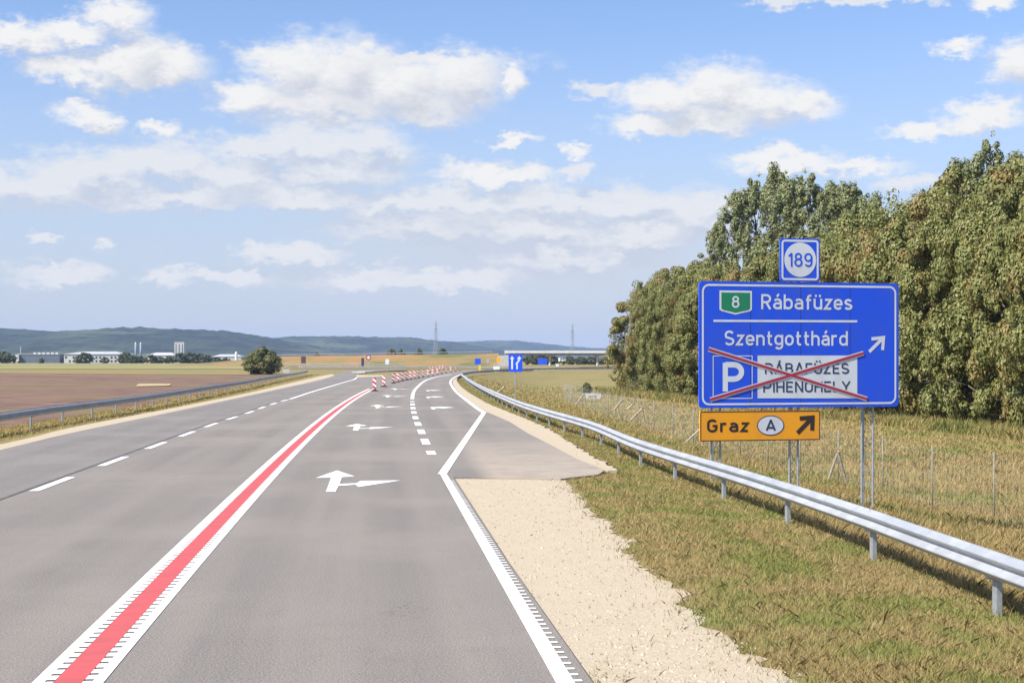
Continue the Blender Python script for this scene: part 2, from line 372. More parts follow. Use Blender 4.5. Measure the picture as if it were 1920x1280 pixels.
def axis(segs):
    out = []
    for a, b, st_ in segs: out += list(np.arange(a, b, st_))
    return out + [segs[-1][1]]
gx = axis([(-7000, -1000, 600), (-1000, -200, 80), (-200, -60, 10), (-60, -28, 2), (-28, 16, .55), (16, 60, 2), (60, 200, 12), (200, 1000, 80), (1000, 7000, 600)])
gy = axis([(-60, -6, 9), (-6, 12, 2), (12, 70, .9), (70, 150, 2.5), (150, 330, 6), (330, 700, 18), (700, 2000, 100), (2000, 11000, 900)])
me = bpy.data.meshes.new('ground'); nx = len(gx)
me.from_pydata([(x, y, land(x, y)) for y in gy for x in gx], [], [(j * nx + i, j * nx + i + 1, (j + 1) * nx + i + 1, (j + 1) * nx + i) for j in range(len(gy) - 1) for i in range(nx - 1)])
me.materials.append(M_EARTH); me.shade_smooth(); tag(link('ground', me), kind='structure')

def drape(name, outline, m, dz=.05, n=26, ny=30):
    """a sheet following the land inside a quad of ground corners (near left, near right, far right, far left)"""
    a, b, c_, d = [Vector((p[0], p[1], 0)) for p in outline]; mb = MB(); vs = []
    for j in range(ny + 1):
        for i in range(n + 1):
            p = a.lerp(d, (j / ny) ** 1.6).lerp(b.lerp(c_, (j / ny) ** 1.6), i / n); vs.append((p.x, p.y, land(p.x, p.y) + dz))
    mb.add(vs, [(j * (n + 1) + i, j * (n + 1) + i + 1, (j + 1) * (n + 1) + i + 1, (j + 1) * (n + 1) + i) for j in range(ny) for i in range(n)])
    return tag(mb.build(name, m, None, True), kind='structure')
M_PLOUGH = nmat('ploughed_soil', (.10, .058, .040), (.22, .13, .088), .6, .95, (.17, .12, .055), .04, .35, .65, .48, .62, bump=1.0, bscale=3, stretch=(.5, 1.5, 1))
M_STUBBLE = nmat('stubble_field', (.30, .235, .09), (.22, .20, .075), .05, .95, (.20, .20, .075), .015, stretch=(.4, 1.4, 1))
drape('ploughed_field', [(-30, 46), (-22.5, 46), (-46, 330), (-330, 420)], M_PLOUGH, .06)
M_STRAW = nmat('straw_heap', (.46, .36, .20), (.34, .25, .13), 1.5, .95)
drape('straw_strip', [G(254, 724, -1.1), G(318, 723, -1.1), G(322, 719, -1.1), G(260, 719.5, -1.1)], M_STRAW, .12, 8, 4)
drape('field', [(-330, 430), (-62, 430), (-150, 1150), (-700, 1150)], M_STUBBLE, .08)

# ------------------------------------------------------------------ roads
LEFT_EDGE_PX = [(0,843),(120,814),(240,789),(360,764),(463,742),(530,727.5),(580,716.7),(613,708.5),(628,703.5)]
le = [Vector((-11.6, -8, 0)), Vector((-12.7, 20, 0))] + [G(x, y) for x, y in LEFT_EDGE_PX]
le = catmull(le, 3)
side_l = [G(633, 699.5), G(642, 696.5), G(660, 694.3), G(700, 692.6), G(760, 691.6)]
side_r = [G(760, 693.6), G(710, 695.6), G(688, 697.5), G(672, 700.5), G(666, 703), G(669, 707)]
main_l = [G(690, 707.5), G(724, 704.5), G(760, 702), G(800, 699.4), G(840, 697), G(900, 693.4), G(985, 690.6)]
far_r = [G(1000, 693.2), G(930, 695.4), G(890, 698), G(870, 700.5)]
upper_r = [G(860.5, 705.5), G(853.5, 709), G(849, 713), G(848, 717.5), G(853, 727.5), G(862.5, 737.5), G(882, 752.5), G(903, 768), G(912, 771.5)]
lay = [G(955, 790), G(990, 812), G(1029, 831.6), G(1082, 860), G(1124, 877), G(1132, 882), G(1122, 889), G(1051, 897), G(850, 893.5)]
right_edge = [G(948, 1046), G(1110, 1276)]
dr = (right_edge[1] - right_edge[0]).normalized(); right_edge.append(right_edge[1] + dr * 20)
outline = le + side_l + side_r + main_l + far_r + upper_r + lay + right_edge
road_mb = MB(); road_mb.prism([(p.x, p.y) for p in outline], -.14, 0)
road = tag(road_mb.build('road', M_ASPH), kind='structure')

def part(mb, name, m, parent=road, **k): return mb.build(name, m, parent, **k)
# bluer surfacing of the left lane and the side road, with its joint
DASH_PX = [(100,907),(215,864),(293,835),(352,813),(398,796),(437,783),(468,773),(493,763.5),(514,756.5),(530,751.5)]
dl = [G(x, y) for x, y in DASH_PX]; d0 = (dl[0] - dl[1]).normalized()
SOLID_L = [(547,747),(580,736),(613,726),(647,716),(663,711.5),(669,707.5)]
lane_l = catmull([dl[0] + d0 * 40] + dl + [G(x, y) for x, y in SOLID_L], 1.5)
mb = MB(); seam = []
for i, p in enumerate(lane_l):
    d = (lane_l[min(i + 1, len(lane_l) - 1)] - lane_l[max(i - 1, 0)]).normalized(); seam.append(p - Vector((d.y, -d.x, 0)) * .22)
patch = [(p.x, p.y) for p in seam] + [(p.x, p.y) for p in [G(667, 702.6), G(690, 698), G(712, 695.8), G(759, 694)] + list(reversed([Vector((q.x + .3, q.y, 0)) for q in side_l]))] + [(p.x + .15, p.y) for p in reversed(le)]
mb.poly([(x, y, .004) for x, y in patch]); part(mb, 'resurfaced_lane', M_ASPH2)
mb = MB(); mb.ribbon(seam, -.045, .045, .008); part(mb, 'bitumen_seam', M_SEAM)

# markings
LS = arclen(lane_l); q0 = 40.0
def proj_s(pts, s, p): return min(range(len(pts)), key=lambda i: (pts[i] - p).length)
mb = MB()
dash_s = [LS[proj_s(lane_l, LS, p)] for p in dl]
per = (dash_s[6] - dash_s[0]) / 6
for k in range(-5, 10):
    c0 = dash_s[0] + per * k
    if c0 - per / 4 < 0: continue
    mb.ribbon(cut(lane_l, LS, c0 - per * .25, c0 + per * .25), -.10, .10, .009)
part(mb, 'broken_line', M_WHITE)
mb = MB(); mb.ribbon(cut(lane_l, LS, dash_s[9] + per * .6, LS[-1]), -.12, .12, .009); part(mb, 'solid_line', M_WHITE)

RED_PX = [(140,1273),(233,1160),(310,1084),(377,1013),(443,947),(518,869),(555,833),(585,806),(617,780),(647,757),(680,737),(697,729)]
rc = [G(x, y) for x, y in RED_PX]; pf = np.polyfit([p.y for p in rc], [p.x for p in rc], 3); rc = [Vector((float(np.polyval(pf, y)) if y > 12 else float(np.polyval(pf, 12)) + (y - 12) * float(np.polyval(np.polyder(pf), 12)), y, 0)) for y in np.linspace(-1, rc[-1].y, 90)]; RS = arclen(rc)
mb = MB(); mb.ribbon(rc, -.115, .115, .006); part(mb, 'red_median_strip', M_RED)
for sgn in (-1, 1):
    mb = MB(); lo, hi = sorted((sgn * .19, sgn * .285)); mb.ribbon(rc, lo, hi, .006)
    q = 0
    lo, hi = sorted((sgn * .118, sgn * .188))
    while q < min(RS[-1], 90):
        mb.ribbon(cut(rc, RS, q, q + .17, .2), lo, hi, .007); q += .25
    if RS[-1] > 90: mb.ribbon(cut(rc, RS, 90, RS[-1]), lo, hi, .007)
    part(mb, 'ribbed_median_line', M_WHITE)

e0, e1 = G(831, 888), G(1059, 1278); de = (e1 - e0).normalized()
eline = [e1 + de * 14, e1, e0]
mb = MB(); mb.ribbon(eline, -.075, .075, .006); ES = arclen(eline); q = 0
while q < ES[-1] - 2:
    mb.ribbon(cut(eline, ES, q, q + .07, .1), .076, .145, .006); q += .25
part(mb, 'ribbed_edge_line', M_WHITE)
ck = [G(829, 889), G(908.5, 772)]
mb = MB(); mb.ribbon(ck, -.10, .10, .010); part(mb, 'taper_line', M_WHITE)
up = catmull([G(908, 773.5), G(897, 767), G(877, 752), G(858, 737), G(849.5, 727), G(844.5, 717.5), G(846, 712.3), G(851, 708), G(858, 704.3), G(866, 700.8)], 2)
mb = MB(); mb.ribbon(up, -.11, .11, .006); part(mb, 'edge_line', M_WHITE)
RD = [(810,852),(797,827),(790,809),(784,795.5),(779,783),(776,773),(774.5,765),(773.5,758),(773,752)]
rd = catmull([G(x, y) for x, y in RD], 1); DS = arclen(rd); mb = MB(); pr = DS[-1] / 8
for k in range(9): mb.ribbon(cut(rd, DS, max(0, pr * (k - .25)), min(DS[-1], pr * (k + .25))), -.125, .125, .006)
part(mb, 'lane_divider_dashes', M_WHITE)
sl = catmull([G(773, 748), G(774, 740), G(777, 732), G(784, 724), G(792, 717), G(802, 711.5), G(822, 706), G(846, 702)], 2)
mb = MB(); mb.ribbon(sl, -.12, .12, .006); part(mb, 'lane_divider_line', M_WHITE)

# turn arrows: the first is laid out on the ground, the others are its shape set further along the lane
A0 = [(632,882),(592,896),(621,895.4),(611,922),(629,922),(634.5,911),(667,908.6),(672,913),(752,900.5),(676,901.5),(668,906.0),(636.5,907.4),(641,894.6),(665,893)]
ag = [G(x, y) for x, y in A0]; ao = G(621, 922)
def arrow(px, py, pts, sc=1.0, sx=1.0):
    o = G(px, py); mb = MB(); a = -.03
    mb.poly([(o.x + (p.x - ao.x) * sx * sc + (p.y - ao.y) * 0, o.y + (p.y - ao.y) * sc, .007) for p in pts]); part(mb, 'turn_arrow', M_WHITE)
for px, py in ((621, 922), (667, 807), (708, 765), (727, 744.5), (741, 730.5)): arrow(px, py, ag)
A1 = [(632,922),(650,922),(652,908),(684,906.5),(684,912),(752,900.5),(684,890),(684,896),(640,898)]
a1 = [G(x, y) for x, y in A1]
for px, py in ((806, 767), (798, 746), (798, 733)): arrow(px, py, a1)

# ------------------------------------------------------------------ gravel
def wob(pts, amp=.12, step=.5):
    out = []
    for p in catmull(pts, step):
        n1_ = mnoise.noise((p.y * .8, 3, 1)) + .9 * mnoise.noise((p.y * 2.3, 5, 4)) + .7 * mnoise.noise((p.y * 6.1, 9, 4)); out.append(Vector((p.x + amp * n1_, p.y, 0)))
    return out
inner = [G(850, 893.7), G(948, 1045), G(1109, 1276)]; inner.append(inner[-1] + dr * 16)
outer = [G(1056, 896.5), G(1065, 915), G(1100, 955), G(1152, 1003), G(1180, 1050), G(1245, 1095), G(1268, 1135), G(1345, 1185), G(1425, 1250), G(1475, 1300)]
ow = wob([o_ + Vector((.12, 0, 0)) for o_ in outer], .20, .12); ow.append(ow[-1] + Vector((.5, -9, 0)))
mb = MB(); mb.prism([(p.x - .02, p.y) for p in inner] + [(p.x, p.y) for p in reversed(ow)], -.16, -.038)
tag(mb.build('gravel_shoulder', M_GRAVEL), kind='structure')
gi_ = [G(1141, 880), G(1082, 859), G(1029, 831), G(990, 811), G(955, 789), G(911, 770.5), G(882, 751.5), G(863, 737), G(853.5, 727), G(848.5, 717), G(849.5, 712.5), G(854, 708.5)]
go_ = [G(1162, 880), G(1100, 848), G(1034, 806), G(990, 786), G(950, 770), G(911, 753.5), G(884, 738), G(868, 727), G(859, 717), G(856.5, 712), G(858, 708)]
mb = MB(); mb.prism([(p.x - .02, p.y) for p in gi_] + [(p.x, p.y) for p in reversed(wob(go_, .14, .25))], -.30, -.014)
tag(mb.build('gravel_strip', M_GRAVEL), kind='structure')
mb = MB(); lo_px = [(0,832),(120,803.5),(240,780),(360,757),(463,736.5),(530,721),(580,709.5),(600,705),(622,701)]
lo = catmull([Vector((-12.9, -8, 0)), Vector((-14.1, 20, 0))] + [G(x, y) for x, y in lo_px], 3)
mb.prism([(p.x + .05, p.y) for p in le] + [(p.x, p.y) for p in reversed(lo)], -.30, -.014)
tag(mb.build('gravel_strip', M_GRAVEL), kind='structure')
mb = MB(); mb.prism([(p.x, p.y) for p in [G(669, 707.6), G(700, 706.8), G(724, 705), G(724, 703), G(690, 703.6), G(668, 702.6)]], -.1, .03)
tag(mb.build('gravel_path', M_GRAVEL), kind='structure')

# ------------------------------------------------------------------ guardrails
WPROF = [(0, 0), (.004, .018), (.078, .062), (.083, .075), (.078, .092), (.006, .142), (.006, .168), (.078, .218), (.083, .235), (.078, .248), (.004, .292), (0, .31)]
def beam(path, side, zb, dz=lambda p: 0):
    mb = MB(); n = len(path); k = len(WPROF); vs = []
    for i, p in enumerate(path):
        d = (path[min(i + 1, n - 1)] - path[max(i - 1, 0)]).normalized(); r = Vector((d.y, -d.x, 0)) * side
        for a, z in WPROF: vs.append((p.x + r.x * a, p.y + r.y * a, zb + z + dz(p)))
        for a, z in reversed(WPROF): vs.append((p.x + r.x * (a - .008), p.y + r.y * (a - .008), zb + z + dz(p)))
    K = 2 * k
    mb.add(vs, [(i * K + j, i * K + (j + 1) % K, (i + 1) * K + (j + 1) % K, (i + 1) * K + j) for i in range(n - 1) for j in range(K)] + [tuple(range(K)), tuple((n - 1) * K + j for j in reversed(range(K)))])
    return mb
def post_mesh(h=1.05):
    mb = MB(); mb.box((0, 0, h / 2 - .35), (.006, .15, h)); mb.box((.03, -.072, h / 2 - .35), (.054, .006, h)); mb.box((.03, .072, h / 2 - .35), (.054, .006, h))
    mb.box((.055, -.056, h / 2 - .35), (.006, .026, h)); mb.box((.055, .056, h / 2 - .35), (.006, .024, h))
    mb.box((-.045, 0, h - .35 - .17), (.08, .08, .22)); return mb.mesh('post', M_GALV2)
POST = post_mesh()
def guardrail(path, side, posts, label, zg=-.30, zf=None):
    o = thing('guardrail', label, 'guardrail', (path[0].x, path[0].y, zg)); org = Vector((path[0].x, path[0].y, 0))
    f = zf or (lambda p: 0)
    b = beam([p - org for p in path], side, .45, lambda p: f(p + org)).build('beam', M_GALV, o)
    for p, d in posts:
        q = link('post', POST, o); q.location = (p.x - org.x - side * -d.y * -.115 * 0, p.y - org.y, f(p))
        r = Vector((d.y, -d.x, 0)) * side; q.location.x -= r.x * .09; q.location.y -= r.y * .09
        q.rotation_euler = (0, 0, math.atan2(-r.y, -r.x))
    return o
rp = catmull(RAIL, 2.0); RSs = arclen(rp); base_px = [(1838,1145),(1610,1043),(1460,980),(1355,927),(1276,893),(1215,868),(1164,849),(1122,835),(1088.5,823),(1058,810),(1035,799),(1014,788.5)]
s0 = float(np.interp(18.1, [p.y for p in rp], RSs))
posts = []; q = s0 - 15
while q < RSs[-1] - 2 and len(posts) < 96:
    posts.append(along(rp, RSs, q)); q += 4.98
guardrail(rp, -1, posts, 'long bright steel W-beam guardrail running along the right verge beneath the big blue sign')
lp = catmull(LRAIL, 3.0); LSs = arclen(lp); s0 = float(np.interp(55.6, [p.y for p in lp], LSs))
posts = []; q = s0 % 5.2
while q < LSs[-1] - 1: posts.append(along(lp, LSs, q)); q += 5.2
guardrail(lp, 1, posts, 'shaded grey steel guardrail between the left lane and the ploughed brown field', -.04)

# ------------------------------------------------------------------ lettering: every glyph is drawn as pen strokes
def arc(cx, cy, rx, ry, a0, a1, n=10): return [(cx + rx * math.cos(R(a0 + (a1 - a0) * i / n)), cy + ry * math.sin(R(a0 + (a1 - a0) * i / n))) for i in range(n + 1)]
T = .14; h_ = T / 2; XH = .73; xm = XH - h_; cm = 1 - h_
def loop(w, top, bot=h_, k=.62):
    """closed stadium-like bowl, centre lines x 0..w"""
    r = w / 2; ry = min(.24, (top - bot) / 2)
    return arc(r, top - ry, r, ry, 180, 0) + arc(r, bot + ry, r, ry, 0, -180) + [(0, top - ry)]
GL = {
 'R': (.50, [[(0, 0), (0, 1)], [(0, cm), (.26, cm)] + arc(.26, .70, .23, .23, 90, -90) + [(0, .47)], [(.24, .47), (.50, 0)]]),
 'P': (.50, [[(0, 0), (0, 1)], [(0, cm), (.26, cm)] + arc(.26, .68, .24, .25, 90, -90) + [(0, .43)]]),
 'B': (.50, [[(0, 0), (0, 1)], [(0, cm), (.25, cm)] + arc(.25, .73, .21, .20, 90, -90) + [(0, .53)], [(.2, .53), (.26, .53)] + arc(.26, .30, .24, .23, 90, -90) + [(0, h_)]]),
 'A': (.60, [[(0, 0), (.29, .98), (.31, .98), (.60, 0)], [(.10, .27), (.50, .27)]]),
 'F': (.44, [[(0, 0), (0, 1)], [(0, cm), (.46, cm)], [(0, .51), (.40, .51)]]),
 'E': (.44, [[(0, 0), (0, 1)], [(0, cm), (.46, cm)], [(0, .51), (.41, .51)], [(0, h_), (.46, h_)]]),
 'H': (.50, [[(0, 0), (0, 1)], [(.5, 0), (.5, 1)], [(0, .51), (.5, .51)]]),
 'N': (.50, [[(0, 0), (0, 1)], [(.5, 0), (.5, 1)], [(.01, .96), (.49, .04)]]),
 'I': (0.0, [[(0, 0), (0, 1)]]),
 'L': (.42, [[(0, 1), (0, h_), (.44, h_)]]),
 'Y': (.58, [[(0, 1), (.29, .45), (.58, 1)], [(.29, .47), (.29, 0)]]),
 'Z': (.48, [[(.0, cm), (.48, cm), (.0, h_), (.49, h_)]]),
 'U': (.50, [[(0, 1)] + arc(.25, .31, .25, .24, 180, 360) + [(.5, 1)]]),
 'O': (.50, [loop(.5, cm)]),
 'S': (.50, [arc(.25, .72, .235, .21, 25, 180, 9) + [(.02, .66)] + arc(.22, .62, .2, .10, 200, 250, 3) + [(.30, .47)] + arc(.26, .30, .24, .17, 60, 0, 5) + arc(.25, .28, .25, .21, 0, -155, 9)]),
 'G': (.52, [arc(.25, .70, .25, .23, 30, 180, 8) + arc(.25, .31, .25, .24, 180, 330, 9) + [(.50, .31), (.50, .48), (.27, .48)]]),
 'á': (.42, [[(.02, xm - .06)] + arc(.21, .45, .21, .21, 125, 0, 8) + [(.42, 0)], [(.42, .40), (.2, .40)] + arc(.2, .235, .2, .165, 90, 270, 8) + [(.28, h_), (.42, .16)], [(.17, .84), (.30, 1.02)]]),
 'a': (.42, [[(.02, xm - .06)] + arc(.21, .45, .21, .21, 125, 0, 8) + [(.42, 0)], [(.42, .40), (.2, .40)] + arc(.2, .235, .2, .165, 90, 270, 8) + [(.28, h_), (.42, .16)]]),
 'b': (.44, [[(0, 0), (0, 1)], [(0, .5)] + arc(.22, .44, .22, .22, 150, 0, 8) + arc(.22, .29, .22, .22, 0, -150, 8)]),
 'd': (.44, [[(.44, 0), (.44, 1)], [(.44, .5)] + arc(.22, .44, .22, .22, 30, 180, 8) + arc(.22, .29, .22, .22, 180, 330, 8)]),
 'g': (.44, [[(.44, XH), (.44, .02)] + arc(.22, .0, .22, .20, 0, -150, 8), [(.44, .5)] + arc(.22, .44, .22, .22, 30, 180, 8) + arc(.22, .32, .22, .22, 180, 330, 8)]),
 'f': (.30, [[(.12, 0), (.12, .78)] + arc(.27, .78, .15, .15, 180, 90, 5) + [(.33, cm)], [(0, .64), (.32, .64)]]),
 'ü': (.42, [[(0, XH)] + arc(.21, .28, .21, .21, 180, 330, 8), [(.42, 0), (.42, XH)], [(.02, .92), (.14, .92)], [(.28, .92), (.40, .92)]]),
 'z': (.38, [[(0, xm), (.38, xm), (0, h_), (.39, h_)]]),
 'e': (.43, [[(0, .36), (.43, .36), (.43, .45)] + arc(.215, .45, .215, .21, 0, 180, 9) + arc(.215, .28, .215, .21, 180, 325, 8)]),
 's': (.38, [arc(.19, .52, .18, .14, 20, 180, 8) + arc(.17, .49, .16, .09, 190, 250, 3) + [(.24, .34)] + arc(.20, .21, .19, .13, 70, 0, 5) + arc(.19, .20, .19, .13, 0, -160, 8)]),
 'n': (.42, [[(0, 0), (0, XH)], [(0, .5)] + arc(.21, .45, .21, .21, 150, 0, 8) + [(.42, 0)]]),
 'h': (.42, [[(0, 0), (0, 1)], [(0, .5)] + arc(.21, .45, .21, .21, 150, 0, 8) + [(.42, 0)]]),
 't': (.28, [[(.10, .95), (.10, .22)] + arc(.25, .22, .15, .15, 180, 270, 5) + [(.31, h_)], [(-.02, .64), (.30, .64)]]),
 'o': (.44, [loop(.44, xm)]),
 'r': (.28, [[(0, 0), (0, XH)], [(0, .48)] + arc(.19, .47, .19, .19, 160, 75, 5) + [(.30, .655)]]),
 '1': (.22, [[(.22, 0), (.22, .97)], [(.24, .95), (.0, .74)]]),
 '8': (.48, [loop(.48, .56), [(.24 + .205 * math.cos(t), .735 + .195 * math.sin(t)) for t in np.linspace(0, 2 * math.pi, 20)]]),
 '9': (.48, [arc(.24, .68, .24, .25, 0, 360, 18), [(.48, .68), (.48, .36)] + arc(.24, .31, .24, .24, 0, -150, 8)]),
}
GL['Á'] = (.60, GL['A'][1] + [[(.26, 1.09), (.40, 1.22)]])
GL['Ü'] = (.50, GL['U'][1] + [[(.07, 1.15), (.20, 1.15)], [(.31, 1.15), (.44, 1.15)]])
GL['Ő'] = (.50, GL['O'][1] + [[(.10, 1.09), (.20, 1.24)], [(.31, 1.09), (.41, 1.24)]])

class Film(MB):
    """flat reflective film on a board: x along the board, z up, facing local -Y"""
    yy = 0.0
    def poly2(s, pts, y):
        p3 = [Vector((p[0], p[1], 0)) for p in pts]
        for t in tessellate_polygon([p3]):
            a, b, c = (p3[i] for i in t); t = t if (b - a).cross(c - a).z > 0 else (t[0], t[2], t[1])
            s.add([(p3[i].x, y, p3[i].y) for i in t], [(0, 1, 2)])
    def stroke(s, pts, wd_, y):
        q = [Vector(p) for p in pts]; q = [q[0]] + [b for a, b in zip(q, q[1:]) if (b - a).length > 1e-5]; n = len(q)
        closed = n > 3 and (q[0] - q[-1]).length < 1e-4; vs = []
        for i in range(n):
            a = q[i] - q[i - 1] if i else (q[0] - q[-2] if closed else q[1] - q[0]); b = q[i + 1] - q[i] if i < n - 1 else (q[1] - q[0] if closed else a)
            a, b = a.normalized(), b.normalized(); t = (a + b)
            t = t.normalized() if t.length > .2 else a
            m = Vector((-t.y, t.x)); k = 1 / max(.45, m.dot(Vector((-a.y, a.x))))
            vs += [(q[i].x + m.x * wd_ / 2 * k, y, q[i].y + m.y * wd_ / 2 * k), (q[i].x - m.x * wd_ / 2 * k, y, q[i].y - m.y * wd_ / 2 * k)]
        s.add(vs, [(2 * i, 2 * i + 1, 2 * i + 3, 2 * i + 2) for i in range(n - 1)])
    def text(s, txt, x0, x1, z0, cap, y, pen=1.0, gap=.24):
        tot = sum(GL[c_][0] for c_ in txt) + gap * (len(txt) - 1) + T; k = (x1 - x0) / tot; x = h_; i = 0
        for c_ in txt:
            w_, st_ = GL[c_]
            for pl in st_:
                i += 1
                s.stroke([(x0 + (x + a) * k, z0 + b * cap) for a, b in pl], T * pen * (k + cap) / 2, y - .0004 * (i % 4))
            x += w_ + gap
    def frame(s, x0, z0, x1, z1, r, wd_, y):
        def rr_(x0, z0, x1, z1, r):
            return arc(x1 - r, z1 - r, r, r, 90, 0, 6) + arc(x1 - r, z0 + r, r, r, 0, -90, 6) + arc(x0 + r, z0 + r, r, r, -90, -180, 6) + arc(x0 + r, z1 - r, r, r, 180, 90, 6)
        a = rr_(x0, z0, x1, z1, r); b = rr_(x0 + wd_, z0 + wd_, x1 - wd_, z1 - wd_, max(.001, r - wd_)); n = len(a)
        s.add([(p[0], y, p[1]) for p in a] + [(p[0], y, p[1]) for p in b], [((i + 1) % n, i, n + i, n + (i + 1) % n) for i in range(n)])
def plate(x0, z0, x1, z1, r, th, name, m, parent, y0=0.0):
    p = arc(x1 - r, z1 - r, r, r, 90, 0, 5) + arc(x1 - r, z0 + r, r, r, 0, -90, 5) + arc(x0 + r, z0 + r, r, r, -90, -180, 5) + arc(x0 + r, z1 - r, r, r, 180, 90, 5)
    f = Film(); f.poly2(p, y0); n = len(p); f.add([(a, y0 + th, b) for a, b in p], [tuple(range(n))])
    f.add([(a, y0, b) for a, b in p] + [(a, y0 + th, b) for a, b in p], [(i, (i + 1) % n, n + (i + 1) % n, n + i) for i in range(n)])
    return f.build(name, m, parent)

def film(name, col, rough=.38, dirt=.085):
    m = bpy.data.materials.new(name); m.use_nodes = True; t = NT(m.node_tree); b = m.node_tree.nodes['Principled BSDF']
    v = t.N.new('ShaderNodeTexCoord').outputs['Object']
    c = t.mix(t.ramp(t.noise(t.vmath('MULTIPLY', v, (1, 1, .3)), 2.2, 5).outputs['Fac'], .35, .75, 0, 1), col, tuple(x * (1 - dirt * 2) + dirt * .25 for x in col))
    t.L.new(c, b.inputs['Base Color']); b.inputs['Roughness'].default_value = rough; b.inputs['Specular IOR Level'].default_value = .35
    return m
F_BLUE = film('blue_sign_film', (.012, .085, .74)); F_WHITE = film('white_sign_film', (.66, .70, .74)); F_GREEN = film('green_sign_film', (.012, .22, .10))
F_ORANGE = film('orange_sign_film', (.90, .37, .015)); F_BLACK = film('black_sign_film', (.035, .025, .025), dirt=.01); F_INK = film('dark_blue_sign_film', (.035, .05, .12), dirt=.02)
F_RED = film('red_tape', (.40, .035, .06)); F_BACK = film('sign_back_metal', (.36, .38, .40))

# ------------------------------------------------------------------ the big direction sign
SD = 40.0
PL = Vector(((1311 - CX) / F * SD, SD)); PRd = SD * 1.034; PR = Vector(((1685 - CX) / F * PRd, PRd)); U = (PR - PL).normalized()
NX = Vector((U.y, -U.x)); zb = land(7.2, 40.6) - .05
def S(zx, zy):
    px, py = 1280 + zx / 3.1227, 430 + zy / 3.1227
    r = Vector(((px - CX) / F, 1.0)); d = PL.dot(NX) / r.dot(NX); p = r * d
    return ((p - PL).dot(U), CH + (HY - py) / F * d - zb)
sign = thing('direction_sign', 'big blue direction sign to Szentgotthárd with an orange plate below, on lattice masts', 'road sign', (PL.x, PL.y, zb), math.atan2(U.y, U.x))
W1 = (PR - PL).length; zt, zlow = S(97, 302)[1], S(97, 1046)[1]
main = plate(0, zlow, W1, zt, .10, .05, 'main_board', F_BLUE, sign); Y = -.004
sub = lambda f, n, m, p: f.build(n, m, p)
for q in (.25, .5, .75):
    f = Film(); f.stroke([(W1 * q, zlow + .01), (W1 * q, zt - .01)], .012, Y + .0015); sub(f, 'panel_joint', F_INK, main)
f = Film(); f.frame(.07, zlow + .07, W1 - .07, zt - .07, .19, .05, Y); sub(f, 'border', F_WHITE, main)
sc_ = lambda pts: [S(*p) for p in pts]
f = Film(); f.poly2(sc_([(215, 357), (405, 360), (405, 470), (392, 480), (345, 490), (310, 499), (275, 490), (228, 478), (215, 468)]), Y); sub(f, 'shield_rim', F_WHITE, main)
f = Film(); f.poly2(sc_([(226, 369), (394, 371), (394, 464), (384, 472), (342, 480), (310, 488), (278, 480), (236, 471), (226, 463)]), Y - .003); sub(f, 'route_shield', F_GREEN, main)
f = Film()
def put(txt, x0, x1, base, cap, y, pen=1.0, gap=.24):
    a, b = S(x0, base), S(x1, base); f.text(txt, a[0], b[0], a[1], S(x0, base - cap)[1] - a[1], y, pen, gap)
put('8', 287, 332, 459, 69, Y - .006); sub(f, 'route_number', F_WHITE, main)
f = Film(); put('Rábafüzes', 459, 993, 467, 88, Y); sub(f, 'place_name', F_WHITE, main)
f = Film(); put('Szentgotthárd', 244, 967, 679, 87, Y); sub(f, 'place_name', F_WHITE, main)
f = Film(); put('P', 236, 358, 948, 168, Y, 1.25); sub(f, 'parking_letter', F_WHITE, main)
f = Film(); f.stroke(sc_([(180, 535), (1022, 538)]), .055, Y); sub(f, 'divider_line', F_WHITE, main)
f = Film(); f.stroke(sc_([(1092, 716), (1172, 636)]), .088, Y); f.stroke(sc_([(1105, 641), (1176, 633), (1170, 706)]), .086, Y - .001); sub(f, 'arrow', F_WHITE, main)
a, b = S(176, 992), S(409, 738); f = Film(); f.frame(a[0], a[1], b[0], b[1], .015, .022, Y); sub(f, 'parking_frame', F_WHITE, main)
f = Film(); f.poly2(sc_([(438, 738), (1022, 738), (1022, 988), (438, 988)]), Y); sub(f, 'rest_area_panel', F_WHITE, main)
f = Film(); put('RÁBAFÜZES', 480, 974, 846, 64, Y - .004, .95); put('PIHENŐHELY', 470, 983, 954, 64, Y - .004, .95); sub(f, 'rest_area_lettering', F_INK, main)
f = Film()
for k, (a, b) in enumerate((((150, 701), (1078, 992)), ((160, 996), (1058, 724)))): f.stroke(sc_([a, b]), .118, Y - .009 - .002 * k)
sub(f, 'cross_edge', F_WHITE, main)
f = Film()
for k, (a, b) in enumerate((((150, 701), (1078, 992)), ((160, 996), (1058, 724)))):
    f.stroke(sc_([(a[0], a[1] - 0), b]), .07, Y - .014 - .002 * k)
sub(f, 'cross_tape', F_RED, main)
a, b = S(570, 298), S(802, 56); rpl = plate(a[0], zt + .015, b[0], b[1], .06, .04, 'route_plate', F_BLUE, sign, -.01); Y2 = -.014
f = Film(); f.frame(a[0] + .035, zt + .05, b[0] - .035, b[1] - .035, .09, .052, Y2); sub(f, 'border', F_WHITE, rpl)
c0, c1 = S(687, 178), S(780, 178); rad = c1[0] - c0[0]
f = Film(); f.poly2(arc(c0[0], c0[1], rad, rad, 0, 360, 40)[:-1], Y2); sub(f, 'disc', F_WHITE, rpl)
f = Film(); put('189', 613, 758, 219, 83, Y2 - .004, .9, .26); sub(f, 'lettering', F_BLUE, rpl)
a, b = S(101, 1241), S(804, 1058); gp = plate(a[0], a[1], b[0], b[1], .03, .04, 'detour_plate', F_ORANGE, sign, -.005); Y3 = -.009
f = Film(); f.frame(a[0] + .005, a[1] + .005, b[0] - .005, b[1] - .005, .03, .022, Y3); sub(f, 'border', F_BLACK, gp)
f = Film(); put('Graz', 142, 386, 1186, 74, Y3, 1.15, .28); sub(f, 'place_name', F_BLACK, gp)
